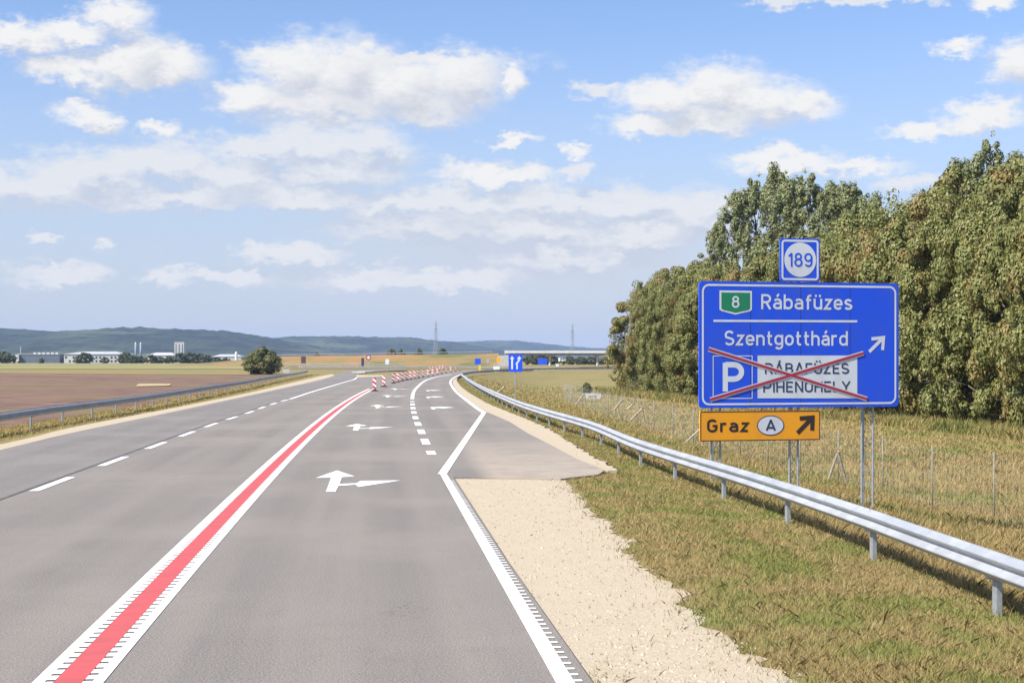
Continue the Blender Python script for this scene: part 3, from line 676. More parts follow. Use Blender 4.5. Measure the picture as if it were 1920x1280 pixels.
f = Film(); f.stroke(sc_([(671, 1192), (752, 1108)]), .115, Y3); f.stroke(sc_([(684, 1106), (760, 1100), (757, 1176)]), .11, Y3 - .001); sub(f, 'arrow', F_BLACK, gp)
c0 = S(514, 1147)
f = Film(); f.poly2(arc(c0[0], c0[1], .372, .255, 0, 360, 40)[:-1], Y3); sub(f, 'oval_rim', F_INK, gp)
f = Film(); f.poly2(arc(c0[0], c0[1], .345, .23, 0, 360, 40)[:-1], Y3 - .003); sub(f, 'oval', F_WHITE, gp)
f = Film(); put('A', 484, 545, 1177, 60, Y3 - .006, 1.15); sub(f, 'country_letter', F_INK, gp)
for pxa, pxb, top in ((1337, 1354, zt - .1), (1484, 1500, zt + .95), (1620, 1641, zt - .1)):
    xa = S((pxa - 1280) * 3.1227, 900)[0]; xb = S((pxb - 1280) * 3.1227, 900)[0]
    g_ = PL + U * ((xa + xb) / 2); gz = land(g_.x, g_.y) - zb - .25; mb = MB(); ya = .13
    for xx, yy_ in ((xa, ya), (xb, ya), ((xa + xb) / 2, ya + .24)): mb.tube((xx, yy_, gz), (xx, yy_, top), .030, n=8)
    z = gz + .3; k = 0
    while z < top - .4:
        for (x0, y0), (x1, y1) in (((xa, ya), (xb, ya)), ((xb, ya), ((xa + xb) / 2, ya + .24)), (((xa + xb) / 2, ya + .24), (xa, ya))):
            mb.tube((x0, y0, z), (x1, y1, z + .38), .008, n=4)
        z += .38
    mast = mb.build('lattice_mast', M_GALV2, sign)
mb = MB()
for zz in (zlow + .35, zlow + 1.6, zt - .35): mb.box((W1 / 2, .075, zz), (W1 - .2, .05, .07))
mb.build('back_rail', M_GALV2, sign)

# ------------------------------------------------------------------ small lane sign
def post_sign(name, label, px, ytop, ybot, wpx, d, m, zg=None, cat='road sign', nposts=1, rz=0.0, rim=None):
    c_ = P(px, (ytop + ybot) / 2, d); zg = land(c_.x, c_.y) if zg is None else zg
    o = thing(name, label, cat, (c_.x, c_.y, zg), rz); wd_, ht = wpx / F * d, (ybot - ytop) / F * d; zc = c_.z - zg
    pl = plate(-wd_ / 2, zc - ht / 2, wd_ / 2, zc + ht / 2, min(wd_, ht) * .08, .03, 'board', m, o)
    for k in range(nposts):
        mb = MB(); x = 0 if nposts == 1 else (k - .5) * wd_ * .7; mb.tube((x, .06, -.2), (x, .06, zc + ht * .4), .035, n=8); mb.build('post', M_GALV2, o)
    return o, pl, zc, wd_, ht
o, pl, zc, wd_, ht = post_sign('lane_sign', 'small blue lane merging sign on a single pole behind the guardrail bend', 966.5, 664, 697, 26, 104, F_BLUE)
f = Film(); f.stroke([(-.22, zc - .40), (-.22, zc + .38)], .12, -.004); f.stroke([(.10, zc - .40), (.10, zc - .1), (.04, zc + .02)], .10, -.004); f.stroke([(.10, zc + .0), (.24, zc + .2), (.24, zc + .38)], .11, -.004)
f.stroke([(.12, zc + .27), (.25, zc + .42), (.36, zc + .27)], .06, -.005); f.stroke([(-.33, zc + .27), (-.22, zc + .42), (-.11, zc + .27)], .06, -.005); f.build('arrows', F_WHITE, pl)

# ------------------------------------------------------------------ wildlife fence beyond the sign
FPX = [(2000,1042,52-9),(1864,988,46),(1748,952,49.5),(1655,920,53.5),(1567,893,58),(1490,872,63)]
def fz(x, y): return land(x, y)
fence_pts = [Vector((15.0, 42.2, 0))] + [Vector(((px - CX) / F * d, d, 0)) for px, d in ((1864, 46), (1748, 50), (1655, 54.3), (1572, 59), (1500, 64), (1440, 69), (1388, 74.5), (1342, 80.5), (1300, 87), (1262, 94), (1226, 102), (1196, 110), (1166, 119), (1140, 129), (1116, 140), (1092, 152), (1072, 165), (1056, 180))]
o = thing('wire_fence', 'thin grey wire wildlife fence with slim posts crossing the dry grass behind the sign', 'fence', (fence_pts[0].x, fence_pts[0].y, fz(*fence_pts[0][:2]))); org = o.location.copy()
M_WOOD = nmat('weathered_pale_wood', (.42, .37, .29), (.30, .26, .20), 5, .8, space='obj')
M_WIRE = mat('galvanised_wire', (.42, .44, .46), .5, .4)
FH = 2.0
mb = MB()
for i, (a, b) in enumerate(zip(fence_pts, fence_pts[1:])):
    za, zb_ = fz(a.x, a.y), fz(b.x, b.y); n = max(3, int((b - a).length / .3))
    for k in range(12): 
        zz = .08 + k * .165; mb.tube((a.x - org.x, a.y - org.y, za + zz - org.z), (b.x - org.x, b.y - org.y, zb_ + zz - org.z), .0024, n=3, cap=False)
    for k in range(n):
        p = a.lerp(b, k / n); z = za + (zb_ - za) * k / n; mb.tube((p.x - org.x, p.y - org.y, z - org.z + .05), (p.x - org.x, p.y - org.y, z - org.z + 1.9), .0022, n=3, cap=False)
mb.build('wire_mesh', M_WIRE, o)
mp = MB(); mp.tube((0, 0, -.3), (0, 0, FH), .024, n=8); fpost = mp.mesh('post', nmat('dull_zinc_post', (.24, .235, .20), (.18, .175, .15), 6, .7), True)
for p in fence_pts: q = link('post', fpost, o); q.location = (p.x - org.x, p.y - org.y, fz(p.x, p.y) - org.z)
def brace(px, yt, pxb, yb, d, r=.045):
    a, b = P(px, yt, d), P(pxb, yb, d + .4); mb = MB(); mb.tube(a - org, b - org, r, n=8); mb.build('brace', M_WOOD, o)
for args in ((1572, 846, 1588, 908, 58.6), (1570, 850, 1553, 900, 59.4), (1322, 796, 1276, 838, 83, .05), (1207, 763, 1183, 787, 107.5, .06), (1204, 762, 1209, 790, 107, .05), (1165, 751, 1152, 768, 119, .07), (1187, 757, 1176, 768, 113, .07), (1095, 738, 1080, 759, 150, .07), (1096, 739, 1098, 757, 151, .05), (946, 725, 932, 737, 150, .08)): brace(*args)

# ------------------------------------------------------------------ trees
def crown_mesh(name, m, rad, hgt, base, nclump, per, leaf, gaps=0.0, lean=0.0, seed=0, shape='round', spread=.26):
    g = np.random.default_rng(seed); vs = []; tips = []
    for c_ in range(nclump + nclump // 2):
        sprig = c_ >= nclump
        while True:
            t = g.uniform(0, 1); a = g.uniform(0, 2 * math.pi)
            if shape == 'hedge': prof = (1 - .72 * t ** 3.2) * (.70 + .30 * min(1, t / .25))
            elif shape == 'poplar': prof = max(.10, math.sin(math.pi * min(1, t * .70 + .30)) ** .6)
            else: prof = math.sqrt(max(.03, 1 - (2 * t - .9) ** 2))
            rr_ = math.sqrt(g.uniform(.45 if shape != 'poplar' else .05, 1.1))
            break
        rr_ = 1.02 + .26 * g.uniform(0, 1) ** 2 if sprig else rr_
        wob_ = 1 + .22 * mnoise.noise((math.cos(a) * 1.3, math.sin(a) * 1.3, t * 3 + seed))
        cx, cy = math.cos(a) * rad * prof * rr_ * wob_, math.sin(a) * rad * prof * rr_ * wob_; cz = base + t * (hgt - base) * (1 + .06 * mnoise.noise((a, seed, 2)))
        cx += lean * t; tips.append((cx, cy, cz))
        cr = rad * spread * (g.uniform(.22, .5) if sprig else g.uniform(.45, 1.2)); n = int(per * (g.uniform(.06, .16) if sprig else g.uniform(.6, 1.2)))
        if sprig and t > .8: cz += g.uniform(0, .06) * hgt
        dirs = g.normal(size=(n, 3)); dirs /= np.linalg.norm(dirs, axis=1)[:, None]; ra = g.uniform(.25, 1, n) ** .5 * cr
        pos = dirs * ra[:, None] * np.array([1, 1, .8 if shape != 'poplar' else 1.2]) + np.array([cx, cy, cz])
        nrm = dirs * 1.1 + g.normal(size=(n, 3)) * .38 + np.array([-.25, -.2, .45])*0 + np.array([0, 0, .35]); nrm /= np.linalg.norm(nrm, axis=1)[:, None]
        t1 = np.cross(nrm, g.normal(size=(n, 3))); t1 /= np.linalg.norm(t1, axis=1)[:, None]; t2 = np.cross(nrm, t1)
        s_ = leaf * g.uniform(.6, 1.3, n)[:, None]
        q = np.stack([pos - t1 * s_ * .6, pos + t2 * s_ * .38 - t1 * s_ * .05 - nrm * s_ * .1, pos + t1 * s_ * .65, pos - t2 * s_ * .38 - t1 * s_ * .05 - nrm * s_ * .1], 1)
        vs.append(q.reshape(-1, 3))
    v = np.concatenate(vs); low = v[:, 2] < .02; v[low, 2] = .02 + (-v[low, 2] + .02) * .3
    return np_mesh(name, v, 4, m), tips
def trunk_mesh(name, hgt, r, tips, seed, top=.85):
    g = random.Random(seed); mb = MB(); pts = [Vector((0, 0, -.3))]; n = 6
    for i in range(1, n + 1): pts.append(Vector((g.uniform(-.12, .12) * i, g.uniform(-.12, .12) * i, hgt * top * i / n)))
    for i in range(n): mb.tube(pts[i], pts[i + 1], r * (1 - .85 * i / n), r * (1 - .85 * (i + 1) / n), 7)
    for t in g.sample(tips, min(26, len(tips))):
        t = Vector(t); k = max(.12, min(.8, (t.z - t.xy.length * .6) / (hgt * top))); i = min(n - 1, int(k * n)); a = pts[i].lerp(pts[i + 1], k * n - i)
        m_ = a.lerp(t, .55) + Vector((0, 0, .25)); mb.tube(a, m_, r * .32 * (1 - k * .6), r * .16, 5); mb.tube(m_, t, r * .16, .012, 4)
    return mb.mesh(name, M_BARK, True)
KIND = []
for i in range(5):   # dense broadleaf trees leafy to the ground, 10 m tall
    c_, tips = crown_mesh('crown', M_LEAF, 3.3 + .3 * (i % 3), 10, .8, 80, 640, .155, seed=20 + i, shape='hedge', spread=.27); KIND.append((c_, trunk_mesh('trunk', 10, .16, tips, i)))
POP = []
for i in range(3):   # tall airy poplars, 20 m tall
    c_, tips = crown_mesh('crown', M_LEAF2, 3.4, 20, 3.0, 120, 240, .20, seed=50 + i, shape='poplar', lean=.6, spread=.20); POP.append((c_, trunk_mesh('trunk', 20, .22, tips, 30 + i, .95)))
BSH = []
for i in range(2):
    c_, tips = crown_mesh('crown', M_LEAF3, 2.6, 4.2, .1, 90, 220, .22, seed=70 + i, shape='round', spread=.3); BSH.append((c_, trunk_mesh('trunk', 4.2, .12, tips, 60 + i, .7)))
FAR = []
for i in range(3):
    c_, tips = crown_mesh('crown', M_LEAF4, 4.0, 7.0, .2, 46, 40, .9, seed=80 + i, shape='round', spread=.32); FAR.append((c_, trunk_mesh('trunk', 7, .2, tips, 80 + i, .7)))
def tree(kind, x, y, h, h0, label, group, name, cat='tree', wide=1.0, z=None):
    o = thing(name, label, cat, (x, y, land(x, y) if z is None else z), random.uniform(0, 6.28), group)
    s_ = h / h0; o.scale = (s_ * wide, s_ * wide, s_); link('crown', kind[0], o); link('trunk', kind[1], o); return o
ORD = ['first', 'second', 'third', 'fourth', 'fifth', 'sixth', 'seventh', 'eighth', 'ninth', 'tenth', 'eleventh', 'twelfth', 'thirteenth', 'fourteenth', 'fifteenth', 'sixteenth', 'seventeenth', 'eighteenth', 'nineteenth', 'twentieth', 'twenty-first', 'twenty-second', 'twenty-third', 'twenty-fourth', 'twenty-fifth', 'twenty-sixth', 'twenty-seventh', 'twenty-eighth', 'twenty-ninth', 'thirtieth', 'thirty-first', 'thirty-second', 'thirty-third', 'thirty-fourth', 'thirty-fifth', 'thirty-sixth', 'thirty-seventh', 'thirty-eighth', 'thirty-ninth', 'fortieth']
def wood_line(px, off=0.0):  # where the sight line through px meets the edge of the wood
    u = (px - CX) / F; d = (46.7 + off) / (u + .1429); return u * d, d
TOPF = [(1170,575),(1190,545),(1230,522),(1300,512),(1345,508),(1400,500),(1450,478),(1520,462),(1570,440),(1640,410),(1690,382),(1760,362),(1830,335),(1900,325),(2010,320)]
tx = [a for a, _ in TOPF]; ty = [b for _, b in TOPF]
pxs = list(np.arange(1212, 1330, 26)) + list(np.arange(1340, 1560, 42)) + list(np.arange(1570, 2400, 44))
for i, px in enumerate(pxs):
    x, y = wood_line(px, random.uniform(0, 1.4)); top = float(np.interp(px, tx, ty)) + random.uniform(4, 58)
    gz = land(x, y); h = CH + (HY - top) / F * y - gz
    tree(KIND[i % 5], x, y, h, 10, 'dense leafy tree in front of the roadside wood, %s from its left end' % ORD[i], 'front trees of the roadside wood', 'broadleaf_tree', wide=(4.0 / 3.5) * 10 / h * random.uniform(.82, 1.12) * (.74 if px < 1300 else .92))
for i, px in enumerate(list(np.arange(1215, 1340, 40)) + list(np.arange(1350, 2400, 58))):
    x, y = wood_line(px, 5.5); x += random.uniform(-1, 1); top = float(np.interp(px, tx, ty)) + random.uniform(-12, 30)
    gz = land(x, y); h = CH + (HY - top) / F * y - gz
    tree(KIND[(i + 2) % 5], x, y, h, 10, 'leafy tree of the second row in the roadside wood, %s from the left' % ORD[i], 'second row of the roadside wood', 'broadleaf_tree', wide=(4.8 / 3.5) * 10 / h)
for i, (px, top, off, wd_) in enumerate(((1352,420,5,.75),(1385,362,6,1.0),(1418,335,8,1.0),(1450,318,9,1.1),(1484,338,8,1.0),(1520,330,9,1.1),(1552,352,10,1.0),(1582,350,10,1.0),(1615,352,11,1.0),(1645,372,12,.9),(1795,308,7,1.0),(1848,262,7,.85),(1905,300,7,1.0),(1196,532,3,.4))):
    x, y = wood_line(px, off); gz = land(x, y); h = CH + (HY - top) / F * y - gz
    tree(POP[i % 3], x, y, h, 20, 'tall airy silvery green poplar rising above the wood, %s from the left' % ORD[(i + 1) % 14], 'poplars above the roadside wood', 'poplar_tree', wide=wd_ * 20 / h)
x, y = G(490, 703, -.9).xy
tree(BSH[0], x, y, 5.2, 4.2, 'round dark green bush behind the grey guardrail beside the ploughed field', None, 'bush', 'bush', wide=1.12)
x, y = P(1100, 712, 215).xy
tree(BSH[1], x, y, 1.3, 4.2, 'small dark shrub above the pale concrete culvert in the grass', None, 'shrub', 'shrub', wide=.8)

# ------------------------------------------------------------------ grass
def inside(poly, X, Yv):
    r = np.zeros(len(X), bool); n = len(poly)
    for i in range(n):
        (x0, y0), (x1, y1) = poly[i], poly[(i + 1) % n]
        if y0 == y1: continue
        c_ = ((y0 > Yv) != (y1 > Yv)) & (X < (x1 - x0) * (Yv - y0) / (y1 - y0) + x0); r ^= c_
    return r
GR1 = [(p.x, p.y) for p in inner] + [(p.x, p.y) for p in reversed(ow)]
GR2 = [(p.x, p.y) for p in gi_] + [(p.x, p.y) for p in reversed(go_)]
ROADP = [(p.x, p.y) for p in outline]
def grass(name, n, d0, d1, xlo, xhi, hlo, hhi, wk, m, pw=1.0, bare=.0, wmin=.0045, lean=.6, clump=0.0):
    g = rng; d = (d0 ** (1 - pw) + g.uniform(0, 1, n) * (d1 ** (1 - pw) - d0 ** (1 - pw))) ** (1 / (1 - pw)) if pw != 1 else d0 * (d1 / d0) ** g.uniform(0, 1, n)
    lo_ = np.array([xlo(v) for v in d]); hi_ = np.array([xhi(v) for v in d]); X = lo_ + g.uniform(0, 1, n) * (hi_ - lo_)
    ok = hi_ > lo_; jit = np.abs(g.standard_t(2.2, n)) * .13 + .02; an = g.uniform(0, 6.28, n); jx = X + jit * np.cos(an); jy = d + jit * np.sin(an)
    ok &= ~inside(GR1, jx, jy) & ~inside(GR2, jx, jy) & ~inside(ROADP, X, d)
    X, d = X[ok], d[ok]; nz = np.array([mnoise.noise((x * .9, y * .9, 2)) + .5 * mnoise.noise((x * 3.1, y * 3.1, 6)) for x, y in zip(X, d)])
    k = nz > -1 + bare + g.uniform(0, .35, len(X)) * (1 if bare else 0); X, d, nz = X[k], d[k], nz[k]; n = len(X)
    Z = np.array([land(x, y) for x, y in zip(X, d)]) - .012
    h = (hlo + (hhi - hlo) * g.uniform(0, 1, n) ** 1.6) * (1 + clump * nz); a = g.uniform(0, 2 * np.pi, n); w_ = np.maximum(wmin, d * wk) * g.uniform(.6, 1.3, n)
    ln = g.normal(0, lean, (n, 2)) * h[:, None] + np.array([.12, -.02]) * h[:, None]
    base = np.stack([X, d, Z], 1); s_ = np.stack([np.cos(a) * w_, np.sin(a) * w_, np.zeros(n)], 1)
    mid = base + np.stack([ln[:, 0] * .35, ln[:, 1] * .35, h * .6], 1); tip = base + np.stack([ln[:, 0], ln[:, 1], h], 1)
    v = np.stack([base - s_ * .5, base + s_ * .5, mid + s_ * .42, tip, mid - s_ * .42], 1).reshape(-1, 3)
    o = link(name, np_mesh(name, v, 5, m)); tag(o, kind='stuff'); return o
vlo = lambda y: float(np.interp(y, [11, 15.4, 20, 28, 36, 37.5, 50, 68, 95, 145, 230], [.2, 1.0, .9, .8, .6, 1.4, 1.6, 0, -1.8, -4.2, -8])) 
grass('verge_grass', 230000, 11.5, 60, vlo, lambda y: min(XR(y) + .5, .345 * y), .02, .10, .00034, M_BLADE, 1.7, .10)
grass('verge_grass', 26000, 50, 240, vlo, lambda y: XR(y) + .5, .04, .12, .00040, M_BLADE, 1.3, .1)
grass('meadow_grass', 330000, 15, 80, lambda y: XR(y) + .4, lambda y: .43 * y + 3, .04, .26, .00036, M_BLADE2, 1.6, 0, clump=.4, lean=.4)
grass('meadow_grass', 120000, 70, 260, lambda y: XR(y) + .4, lambda y: min(.35 * y, (46.7 + 4) / (.1429 + .32) * .3 + 40), .06, .24, .00042, M_BLADE2, 1.5, 0, clump=.4)
grass('verge_grass', 70000, 34, 260, lambda y: XL(y) - 3.6, lambda y: XL(y) + 1.1, .03, .13, .00042, M_BLADE2, 1.3, 0)
grass('verge_grass', 2600, 12, 45, vlo, lambda y: min(XR(y) + 1.0, .345 * y), .12, .30, .00022, M_BLADE2, 1.5, 0, lean=.3, wmin=.003)
M_BLADE3 = blades('wood_edge_weeds', (.40, .32, .13), (.26, .22, .08), (.18, .21, .055), .22, .46, .62)
grass('undergrowth', 60000, 78, 225, lambda y: 46.7 - .1429 * y - 5.5, lambda y: 46.7 - .1429 * y + 4, .2, .8, .00050, M_BLADE3, 1.3, 0, lean=.35, clump=.5)
# loose stones strewn over the shoulder and its ragged edge, and a few weeds rooted in it
n = 16000; d = 12 + 24 * rng.uniform(0, 1, n) ** 1.7; X = np.array([np.interp(v, [12, 35], [-.2, -1.6]) for v in d]) + rng.uniform(0, 1, n) * 5.2
k = inside(GR1, X + rng.normal(0, .12, n), d + rng.normal(0, .12, n)) & ~inside(ROADP, X, d); X, d = X[k], d[k]; n = len(X)
r_ = .006 + .020 * rng.uniform(0, 1, n) ** 3; oc = np.array([[1, 0, 0], [0, 1, 0], [-1, 0, 0], [0, -1, 0], [0, 0, 1]], float); tr_ = [(0, 1, 4), (1, 2, 4), (2, 3, 4), (3, 0, 4)]
pt = oc[None] * r_[:, None, None] * rng.uniform(.6, 1.4, (n, 5, 3)); a = rng.uniform(0, 6.28, n); cs, sn = np.cos(a)[:, None], np.sin(a)[:, None]
pt = np.stack([pt[..., 0] * cs - pt[..., 1] * sn + X[:, None], pt[..., 0] * sn + pt[..., 1] * cs + d[:, None], pt[..., 2] * .8 - .039], -1)
M_STONE = nmat('loose_stone', (.46, .40, .30), (.25, .21, .16), 9, .9)
tag(link('loose_gravel', np_mesh('loose_gravel', np.stack([pt[:, f_] for f_ in tr_], 1).reshape(-1, 3), 3, M_STONE)), kind='stuff')
# ------------------------------------------------------------------ beacons along the closed lane
def bmat():
    m = bpy.data.materials.new('red_white_stripes'); m.use_nodes = True; t = NT(m.node_tree); b = m.node_tree.nodes['Principled BSDF']
    v = t.N.new('ShaderNodeTexCoord').outputs['Object']; s_ = t.N.new('ShaderNodeSeparateXYZ'); t.L.new(v, s_.inputs[0])
    k = t.math('FRACT', t.math('MULTIPLY', t.math('ADD', s_.outputs[2], t.math('MULTIPLY', s_.outputs[0], .7)), 2.6))
    t.L.new(t.mix(t.math('GREATER_THAN', k, .5), (.72, .70, .68), (.50, .035, .03)), b.inputs['Base Color']); b.inputs['Roughness'].default_value = .45; return m
M_STRIPE = bmat(); M_RUB = nmat('black_rubber', (.03, .03, .032), (.055, .052, .05), 8, .8)
mb = MB(); mb.prism([(-.21, -.38), (.21, -.38), (.25, -.3), (.25, .3), (.21, .38), (-.21, .38), (-.25, .3), (-.25, -.3)], .0, .07); mb.prism([(-.13, -.14), (.13, -.14), (.13, .14), (-.13, .14)], .07, .15); b_foot = mb.mesh('rubber_foot', M_RUB)
f = Film(); pts = [(-.14, .13), (.14, .13), (.14, 1.02)] + arc(0, 1.02, .14, .06, 0, 180, 6) + [(-.14, 1.02)]; f.poly2(pts, -.02); n = len(pts)
f.add([(a, .02, b) for a, b in pts], [tuple(range(n))]); f.add([(a, -.02, b) for a, b in pts] + [(a, .02, b) for a, b in pts], [(i, (i + 1) % n, n + (i + 1) % n, n + i) for i in range(n)]); b_plate = f.mesh('plate', M_STRIPE)
BC = [(702,733),(719.5,725),(737.5,718.5),(746,716.3),(754,714.3),(762,712.8),(769.5,711.6),(777,710.2),(784.5,709),(793,707.6),(802,706),(811,704.3),(820,702.5),(828,700.8),(836,699),(845,697.4),(854,696),(862,694.8)]
def beacon(px, py, label, grp):
    p = G(px, py); o = thing('lane_beacon', label, 'traffic beacon', p, random.uniform(-.25, .25), grp); link('rubber_foot', b_foot, o); link('plate', b_plate, o)
    for k in ('rubber_foot', 'plate'): pass
for i, (px, py) in enumerate(BC):
    beacon(px, py, 'striped red and white beacon, %s from the near end of the long row' % ORD[i], 'striped beacons in the long row')
for i, (px, py) in enumerate(((806,697.5),(812,696.2),(818,694.9),(824,693.8),(830,692.8))):
    beacon(px, py, 'striped beacon, %s from the left in the short far row' % ORD[i], 'striped beacons in the short far row')

# ------------------------------------------------------------------ far embankment, overpass, crossing road
M_BANK = nmat('dry_embankment_grass', (.30, .17, .065), (.21, .165, .06), .12, .95, (.13, .135, .045), .035, lo3=.5, hi3=.62, bump=.6, bscale=.8)
mb = MB(); vs = []; xs = np.linspace(-150, -5.2, 90); nyb = 10
for j in range(nyb + 1):
    for x in xs:
        top = float(np.interp(x, [-150, -138, -108, -95, -2], [-.6, -.2, 2.2, 3.5, 4.75])); t = j / 7
        y = 612 + 34 * min(t, 1) + max(0, j - 7) * 6; z = -.6 + (top + .6) * sst(min(t, 1)) + (.25 * mnoise.noise((x * .09, j * .6, 1)) if 0 < j < 7 else 0)
        if j == nyb: z = -.6
        vs.append((x, y, z))
k = len(xs); mb.add(vs, [(j * k + i, j * k + i + 1, (j + 1) * k + i + 1, (j + 1) * k + i) for j in range(nyb) for i in range(k - 1)])
tag(mb.build('embankment', M_BANK, None, True), kind='structure')
o = thing('overpass', 'long low concrete motorway overpass bridge on slim piers crossing behind the small blue lane sign', 'bridge', (0, 646, -.4))
mb = MB(); mb.box((64, 0, 4.75), (134, 11, 1.0)); mb.build('deck', M_CONC2, o)
mb = MB()
for y in (-5.75, 5.75): mb.box((64.3, y, 5.65), (134.5, .35, 1.0))
mb.build('parapet', nmat('bleached_parapet', (.62, .62, .60), (.54, .54, .52), .4, .8), o)
for x in (15.2, 34.3, 53, 72, 91):
    mb = MB()
    for y in (-3.6, 3.6): mb.tube((x, y, -.5), (x, y, 4.3), .55, n=12)
    mb.box((x, 0, 4.0), (1.3, 9.5, .55)); mb.build('pier', M_CONC, o)
mb = MB(); mb.prism([(-5.5, -36), (-1.3, -36), (-1.3, 5.4), (-5.5, 5.4)], -.4, 4.2); mb.build('abutment', M_CONC, o)
mb = MB(); vs = [(46, -20, -.3), (120, -20, -.3), (120, -6.2, 4.0), (51, -6.2, 4.0)]; mb.add(vs, [(0, 1, 2, 3)]); tag(thing('slope_paving', 'pale paved bank rising under the right end of the overpass beside the wood', 'paving', (0, 646, 0)))
tmp = bpy.data.objects['slope_paving']; mb.build('paving', M_CONC, tmp)
hm = MB(); hm.prism([(-62, 424), (-8, 424), (60, 432), (160, 470), (160, 482), (58, 443), (-8, 430), (-62, 429)], -.5, -.06); tag(hm.build('crossing_road', M_ASPH2), kind='structure')
hm = MB(); hm.prism([(-72, 522), (-30, 518), (20, 470), (24, 472), (-26, 523), (-72, 527)], -.5, .05); tag(hm.build('slip_road', M_ASPH2), kind='structure')
def far_rail(pts, side, label, zg=0.0, sp=8.0, zf=None):
    pts = catmull([Vector((a, b, 0)) for a, b in pts], 12.0); s_ = arclen(pts); ps = []; q = 2.0
    while q < s_[-1]: ps.append(along(pts, s_, q)); q += sp
    return guardrail(pts, side, ps, label, zg, zf)
far_rail([(-56, 419), (-30, 419), (-12, 420)], 1, 'pale guardrail crossing behind the end of the side road left of the striped beacons', -.2, 5)
far_rail([(-74, 512), (-56, 511), (-34, 511)], 1, 'farther guardrail of the slip road below the left part of the orange embankment', .1, 6)
far_rail([(-96, 643), (-60, 643), (-8, 643)], 1, 'thin pale guardrail along the top of the orange embankment left of the overpass', 4.1, 7, lambda p: float(np.interp(p.x, [-140, -100, -2], [-1.4, -.75, .75])))
far_rail([(17, 405), (35, 425), (60, 430), (110, 440)], -1, 'grey guardrail in the far grass below the overpass piers', -.3, 6)

# ------------------------------------------------------------------ far signs and small things
F_BROWN = film('brown_sign_back', (.10, .06, .07)); F_YEL = film('yellow_sign_film', (.75, .52, .03)); M_WPAINT = nmat('white_paint', (.75, .75, .74), (.66, .66, .65), 2, .5, space='obj')
post_sign('road_sign', 'small dark brown sign board on two posts right of the bush', 569, 668, 681, 9, 370, F_BROWN, nposts=2)
post_sign('road_sign', 'slim dark blue sign board beside the round red sign over the side road', 680, 671, 686, 5, 395, F_INK)
o, pl, zc, wd_, ht = post_sign('road_sign', 'small white sign on a pole left of the row of striped beacons', 726, 673, 683, 7, 330, F_WHITE)
c_ = P(691, 670, 350); o = thing('prohibition_sign', 'round white sign with a thick red ring on a pole beyond the side road', 'road sign', (c_.x, c_.y, -.1)); zc = c_.z + .1
f = Film(); f.poly2(arc(0, zc, .56, .56, 0, 360, 24)[:-1], 0); f.add([(a, .03, b) for a, b in arc(0, zc, .56, .56, 0, 360, 24)[:-1]], [tuple(range(24))]); pl = f.build('board', F_RED, o)
f = Film(); f.poly2(arc(0, zc, .34, .34, 0, 360, 24)[:-1], -.01); f.build('face', F_WHITE, pl)
mb = MB(); mb.tube((0, .08, -.2), (0, .08, zc), .04); mb.build('post', M_GALV2, o)
post_sign('road_sign', 'blue sign left of the yellow marker beyond the guardrail bend', 896, 672, 683, 11, 420, F_BLUE)
post_sign('marker_board', 'narrow yellow marker board below the blue sign at the guardrail bend', 899.5, 684, 696, 4, 300, F_YEL, zg=-.1, cat='marker')
post_sign('road_sign', 'small grey sign board between the blue sign and the orange board', 914.5, 672, 680, 5, 520, F_BACK)
post_sign('road_sign', 'orange roadworks board in front of the overpass abutment', 935, 670.5, 679, 8, 560, F_ORANGE)
post_sign('direction_sign', 'large plain blue direction sign standing under the overpass next to the first pier', 1017, 672, 683, 17, 590, F_BLUE, nposts=2)
def cabinet(px, yt, yb, wpx, d, label):
    c_ = P(px, yb, d); w_ = wpx / F * d; h = (yb - yt) / F * d; o = thing('cabinet', label, 'cabinet', (c_.x, c_.y, c_.z))
    mb = MB(); mb.box((0, 0, h * .5), (w_, w_ * .6, h)); mb.build('body', M_WPAINT, o); mb = MB(); mb.box((0, 0, h + .04), (w_ * 1.1, w_ * .7, .08)); mb.build('lid', F_BACK, o)
    mb = MB(); mb.box((0, 0, -.4), (w_ * .8, w_ * .5, .8)); mb.build('plinth', M_CONC2, o)
cabinet(931, 685, 695, 12, 330, 'white box cabinet left of the small blue lane sign, beyond the guardrail')
cabinet(1045, 682, 687, 5, 430, 'tiny white box in the grass below the overpass')
# white van under the bridge
M_GLASS = mat('dark_glass', (.03, .035, .045), .15); c_ = P(1054, 679, 600); o = thing('parked_van', 'small white van on the road below the overpass', 'van', (c_.x, c_.y, c_.z), R(12))
mb = MB(); pr_ = [(-1.2, .35), (1.15, .35), (1.2, .9), (.95, 1.05), (.7, 1.6), (-1.15, 1.65), (-1.2, 1.5)]; n = len(pr_)
mb.add([(a, -.8, b) for a, b in pr_] + [(a, .8, b) for a, b in pr_], [tuple(range(n)), tuple(reversed(range(n, 2 * n)))] + [((i + 1) % n, i, n + i, n + (i + 1) % n) for i in range(n)]); mb.build('body', M_WPAINT, o)
mb = MB(); mb.box((.35, -.81, 1.3), (.6, .02, .4)); mb.box((-.5, -.81, 1.3), (.7, .02, .35)); mb.build('window', M_GLASS, o)
for x in (-.75, .7):
    for y in (-.72, .72): mb = MB(); mb.tube((x, y - .09, .32), (x, y + .09, .32), .32, n=14); mb.build('wheel', M_RUB, o)
c_ = P(1111, 719, 185); o = thing('culvert', 'pale concrete culvert headwall in the grass slope below the overpass', 'culvert', (c_.x, c_.y, land(c_.x, c_.y)))
mb = MB(); mb.box((-.75, 0, .2), (.5, .25, .9)); mb.box((.75, 0, .2), (.5, .25, .9)); mb.box((0, 0, .52), (1.0, .25, .26)); mb.box((0, -.35, .02), (2.0, .5, .2)); mb.build('headwall', M_CONC, o)
mb = MB(); mb.tube((0, -.1, .15), (0, .5, .15), .24, n=14); mb.build('pipe', M_CONC2, o)
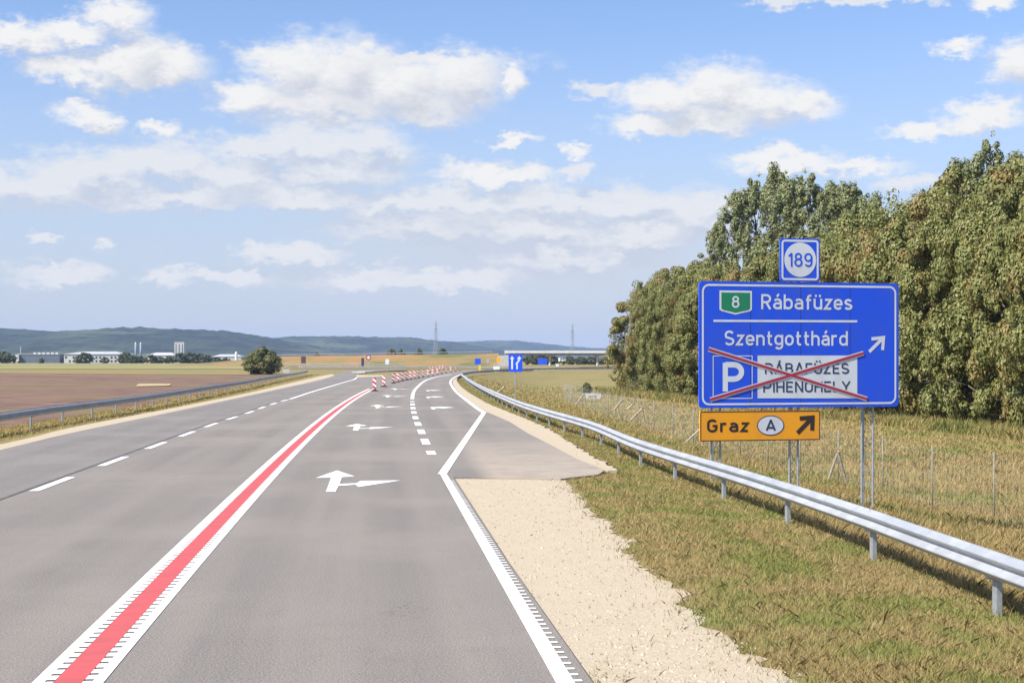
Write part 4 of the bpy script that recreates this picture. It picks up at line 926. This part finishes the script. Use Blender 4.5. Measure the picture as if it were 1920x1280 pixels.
mb = MB(); p0 = G(690, 697.5); mb.prism([(p0.x + a, p0.y + b) for a, b in ((-2.2, -9), (.3, -10), (1.0, 0), (.2, 9), (-2.0, 4))], -.1, .14); tag(mb.build('traffic_island', M_CONC), 'small pale kerbed traffic island at the mouth of the side road', 'traffic island')
c_ = P(537, 692, 300); o = thing('notice_frame', 'pale wooden frame on two legs beside the bush behind the guardrail', 'frame', (c_.x, c_.y, land(c_.x, c_.y)))
for x in (-.55, .55): mb = MB(); mb.box((x, 0, .6), (.14, .14, 1.9)); mb.build('leg', M_WOOD, o)
mb = MB(); mb.box((0, -.08, 1.25), (1.3, .06, .7)); mb.build('panel', M_CONC, o)
# pylons
def pylon(px, yt, d, label):
    c_ = P(px, yt, d); h = c_.z + .3; o = thing('power_pylon', label, 'pylon', (c_.x, c_.y, -.3), R(35), 'lattice power pylons on the horizon'); mb = MB(); lv = [(0, 3.2), (.25, 2.2), (.5, 1.5), (.7, 1.1), (.85, .8), (1, .15)]
    for (a, wa), (b, wb) in zip(lv, lv[1:]):
        for sx in (-1, 1):
            for sy in (-1, 1):
                mb.tube((sx * wa, sy * wa, a * h), (sx * wb, sy * wb, b * h), .16, n=4); mb.tube((sx * wa, sy * wa, a * h), (-sx * wb, sy * wb, b * h), .09, n=4); mb.tube((sx * wa, sy * wa, a * h), (sx * wb, -sy * wb, b * h), .09, n=4)
    mb.build('tower', F_BACK, o)
    for zz, w_ in ((.68, 5.5), (.8, 4.2), (.91, 3.0)):
        mb = MB(); mb.tube((-w_, 0, zz * h), (w_, 0, zz * h), .13, n=4); mb.tube((-w_, 0, zz * h), (0, 0, zz * h + 1.6), .08, n=4); mb.tube((w_, 0, zz * h), (0, 0, zz * h + 1.6), .08, n=4); mb.build('cross_arm', F_BACK, o)
pylon(817, 602, 2000, 'tall lattice power pylon above the orange embankment, the left one'); pylon(1073, 607, 2100, 'tall lattice power pylon rising behind the overpass, the right one')

# ------------------------------------------------------------------ factory and houses at the edge of the plain
M_HALL = nmat('blue_grey_cladding', (.12, .15, .19), (.10, .125, .16), .2, .6); M_ROOFG = nmat('light_roof', (.45, .46, .48), (.38, .39, .41), .2, .6); M_WWALL = nmat('white_facade', (.50, .50, .49), (.42, .42, .41), .15, .7); M_DARKW = mat('dark_window', (.05, .06, .08), .2)
BD = 1000.0
def bld(name, label, px0, px1, yt, d=BD, dep=30, m=M_WWALL, roof=M_ROOFG, gable=0.0, cat='building'):
    a, b = P(px0, yt, d), P(px1, yt, d); o = thing(name, label, cat, ((a.x + b.x) / 2, d, -.3)); h = a.z + .3; w_ = b.x - a.x
    mb = MB(); mb.box((0, dep / 2, h / 2 - .3), (w_, dep, h + .6)); mb.build('wall', m, o)
    mb = MB()
    if gable: mb.add([(-w_ / 2 - .4, -.5, h + .02), (w_ / 2 + .4, -.5, h + .02), (w_ / 2 + .4, dep + .5, h + .02), (-w_ / 2 - .4, dep + .5, h + .02), (-w_ / 2 * .6, dep / 2, h + gable), (w_ / 2 * .6, dep / 2, h + gable)], [(0, 1, 5, 4), (1, 2, 5), (2, 3, 4, 5), (3, 0, 4), (3, 2, 1, 0)])
    else: mb.box((0, dep / 2, h + .15), (w_ + .5, dep + .5, .3))
    mb.build('roof', roof, o); return o, w_, h
o, w_, h = bld('factory_hall', 'long dark blue grey factory hall with light rooflights at the far edge of the field', 33, 112, 664.5, dep=40, m=M_HALL)
for k in range(6): mb = MB(); mb.box((-w_ / 2 + w_ * (.36 + .105 * k), 6, h + .8), (1.7, 4, 1.1)); mb.build('rooflight', M_WWALL, o)
mb = MB(); mb.box((-w_ / 2 + .1, -1, h / 2 + .6), (2.4, 2, 4.2)); mb.build('annex', M_WWALL, o)
mb = MB(); mb.tube((-w_ / 2 + .6, 4, h), (-w_ / 2 + .6, 4, h + 5), .25); mb.build('flue', M_WWALL, o)
o, w_, h = bld('office_building', 'white factory building with rows of dark windows right of the dark hall', 120, 227, 664, dep=36, gable=1.8)
for r_ in range(2):
    for k in range(15):
        if (k * 7 + r_ * 3) % 5 == 0: continue
        mb = MB(); mb.box((-w_ / 2 + w_ * (k + .5) / 15, -.05, 1.3 + r_ * 2.3), (1.1, .14, 1.25)); mb.build('window', M_DARKW, o)
o, w_, h = bld('tower_block', 'white tall factory block rising in front of the wooded hill', 327, 345, 641, 1500, 10, M_WWALL)
for k in range(3): mb = MB(); mb.box((-w_ / 2 + w_ * (k + .5) / 3, -.06, h * .55), (.8, .16, h * .7)); mb.build('window_strip', M_HALL, o)
o, w_, h = bld('warehouse', 'low white warehouse in front of the white tower block', 275, 326, 666, 1400, 30, M_WWALL, M_WWALL, 2.5)
bld('warehouse', 'long low pale warehouse roof left of the small white tank', 398, 452, 668.5, 1300, 20, M_CONC, M_ROOFG, 2.0)
for px, lab in ((254.5, 'left one of two slim pale blue silos beside the low white warehouse'), (264, 'right one of two slim pale blue silos beside the low white warehouse')):
    c_ = P(px, 641, 1500); o = thing('silo', lab, 'silo', (c_.x, c_.y, -.3), 0, 'slim factory silos'); mb = MB(); mb.tube((0, 0, 0), (0, 0, c_.z - 1.2), 1.0, n=16); mb.build('shell', nmat('pale_blue_silo', (.25, .29, .36), (.20, .24, .31), .5, .6), o, True); mb = MB(); mb.tube((0, 0, c_.z - 1.2), (0, 0, c_.z + .3), 1.0, .2, n=16); mb.build('cap', M_WWALL, o)
c_ = P(443, 660, 1100); o = thing('water_tank', 'small bright white upright tank beside the bush on the horizon', 'tank', (c_.x, c_.y, -.3)); mb = MB(); mb.tube((0, 0, 0), (0, 0, c_.z), .9, n=16); mb.build('shell', M_WPAINT, o); mb = MB(); mb.tube((0, 0, c_.z), (0, 0, c_.z + .6), .9, .15, n=16); mb.build('cap', M_WPAINT, o)
for i, (px, h, d, wd_) in enumerate(((-12,6.5,960,1.3),(4,7,970,1.2),(16,6,960,1.2),(78,3,960,1),(146,3.5,955,1.0),(157,6.2,950,1.3),(236,6.2,960,1.3),(248,4.6,950,1.4),(262,4.2,955,1.3),(283,4.8,955,1.3),(300,3.9,960,1.4),(318,4.4,960,1.3),(338,5.8,960,1.4),(356,6.2,970,1.3),(372,5.6,960,1.3),(388,4.6,955,1.4),(406,3.6,950,1.4),(424,3.4,955,1.3),(462,3.2,960,1.4),(197,3.5,950,1.2))):
    x = (px - CX) / F * d; tree(FAR[i % 3], x, d, h, 7, 'dark far tree in the line before the factory, %s from the left' % ORD[[0,1,2,3,4,5,7,8,9,10,11,12,13,14,15,16,17,18,19,6][i]], 'far trees along the factory', 'far_tree', wide=wd_, z=-.4)
for i, (px, yt, d) in enumerate(((594,663,700),(735,656,720),(752,657,720),(786,657,720),(830,655,720),(1000,664,760),(1012,662,770),(1030,665,760),(1066,668,770),(1090,670,765),(1108,669,775),(1133,670,765),(1150,668,770),(1174,668,765))):
    x = (px - CX) / F * d; h = CH + (HY - yt) / F * d + .5; tree(FAR[i % 3], x, d, h, 7, ('small dark tree beyond the orange embankment, %s from the left' % ORD[i]) if i < 5 else ('far bush seen below the overpass deck, %s from the left' % ORD[i - 5]), 'bushes beyond the overpass', 'far_tree', wide=1.5 if i > 4 else .6 * 7 / 7, z=-.5)

# ------------------------------------------------------------------ hills
M_HILL = nmat('wooded_hillside', (.008, .015, .010), (.036, .052, .026), .012, .95, (.075, .092, .042), .0035, lo=.4, hi=.62, lo3=.54, hi3=.66, bump=1.0, bscale=.035, detail=7)
def ridge(name, prof, d, dep, seed, nxr=520):
    xs_ = np.linspace(prof[0][0], prof[-1][0], nxr); pp = np.array([p[0] for p in prof]); tt = np.array([p[1] for p in prof]); nd = 30; vs = []
    for j in range(nd + 1):
        t = j / nd
        for px in xs_:
            top = (HY - np.interp(px, pp, tt)) / F * d + CH; x = (px - CX) / F * d * (1 + .0 * t)
            s_ = math.sin(min(1, t * 1.35) * math.pi / 2) if t < .74 else math.cos((t - .74) / .26 * math.pi / 2)
            y = d + (t - .74) * dep
            z = -8 + (top + 8) * s_ * (1 + .13 * mnoise.noise((x * .002, y * .002, seed)) * (1 - s_ ** 6)) + (3.4 * mnoise.noise((x * .012, y * .012, seed)) + 3.2 * mnoise.noise((x * .035, y * .03, seed)) + 3.0 * mnoise.noise((x * .09, y * .08, seed))) * min(1, s_ * 2)
            vs.append((x, y, z))
    k = nxr; mb = MB(); mb.add(vs, [(j * k + i, j * k + i + 1, (j + 1) * k + i + 1, (j + 1) * k + i) for j in range(nd) for i in range(k - 1)])
    tag(mb.build(name, M_HILL, None, True), kind='structure')
ridge('hills', [(-500, 640), (-200, 626), (0, 619.5), (40, 617), (90, 621), (140, 625), (185, 621), (225, 617), (262, 615), (330, 617), (400, 620), (450, 624), (490, 631), (530, 638), (600, 652), (700, 672)], 4200, 1500, 3)
ridge('hills', [(300, 660), (420, 645), (500, 635), (545, 632), (600, 631), (660, 631), (720, 633), (770, 633), (810, 637), (870, 645), (940, 656), (1010, 672)], 5600, 1500, 9)
ridge('hills', [(620, 660), (720, 646), (800, 640), (880, 641), (925, 638), (965, 639), (1010, 643), (1060, 649), (1120, 653), (1200, 656), (1400, 660), (1700, 664)], 8000, 1500, 17)

# ------------------------------------------------------------------ haze
HAZE_D = 7e-5
hm = bpy.data.materials.new('haze_air'); hm.use_nodes = True; t = hm.node_tree; t.nodes.clear(); out = t.nodes.new('ShaderNodeOutputMaterial'); pv = t.nodes.new('ShaderNodeVolumePrincipled')
pv.inputs['Density'].default_value = HAZE_D; pv.inputs['Color'].default_value = (.50, .68, 1.0, 1); pv.inputs['Anisotropy'].default_value = .0
t.links.new(pv.outputs[0], out.inputs['Volume'])
mb = MB(); mb.box((0, 4900, 60), (13000, 10400, 160)); tag(mb.build('haze', hm), kind='stuff')
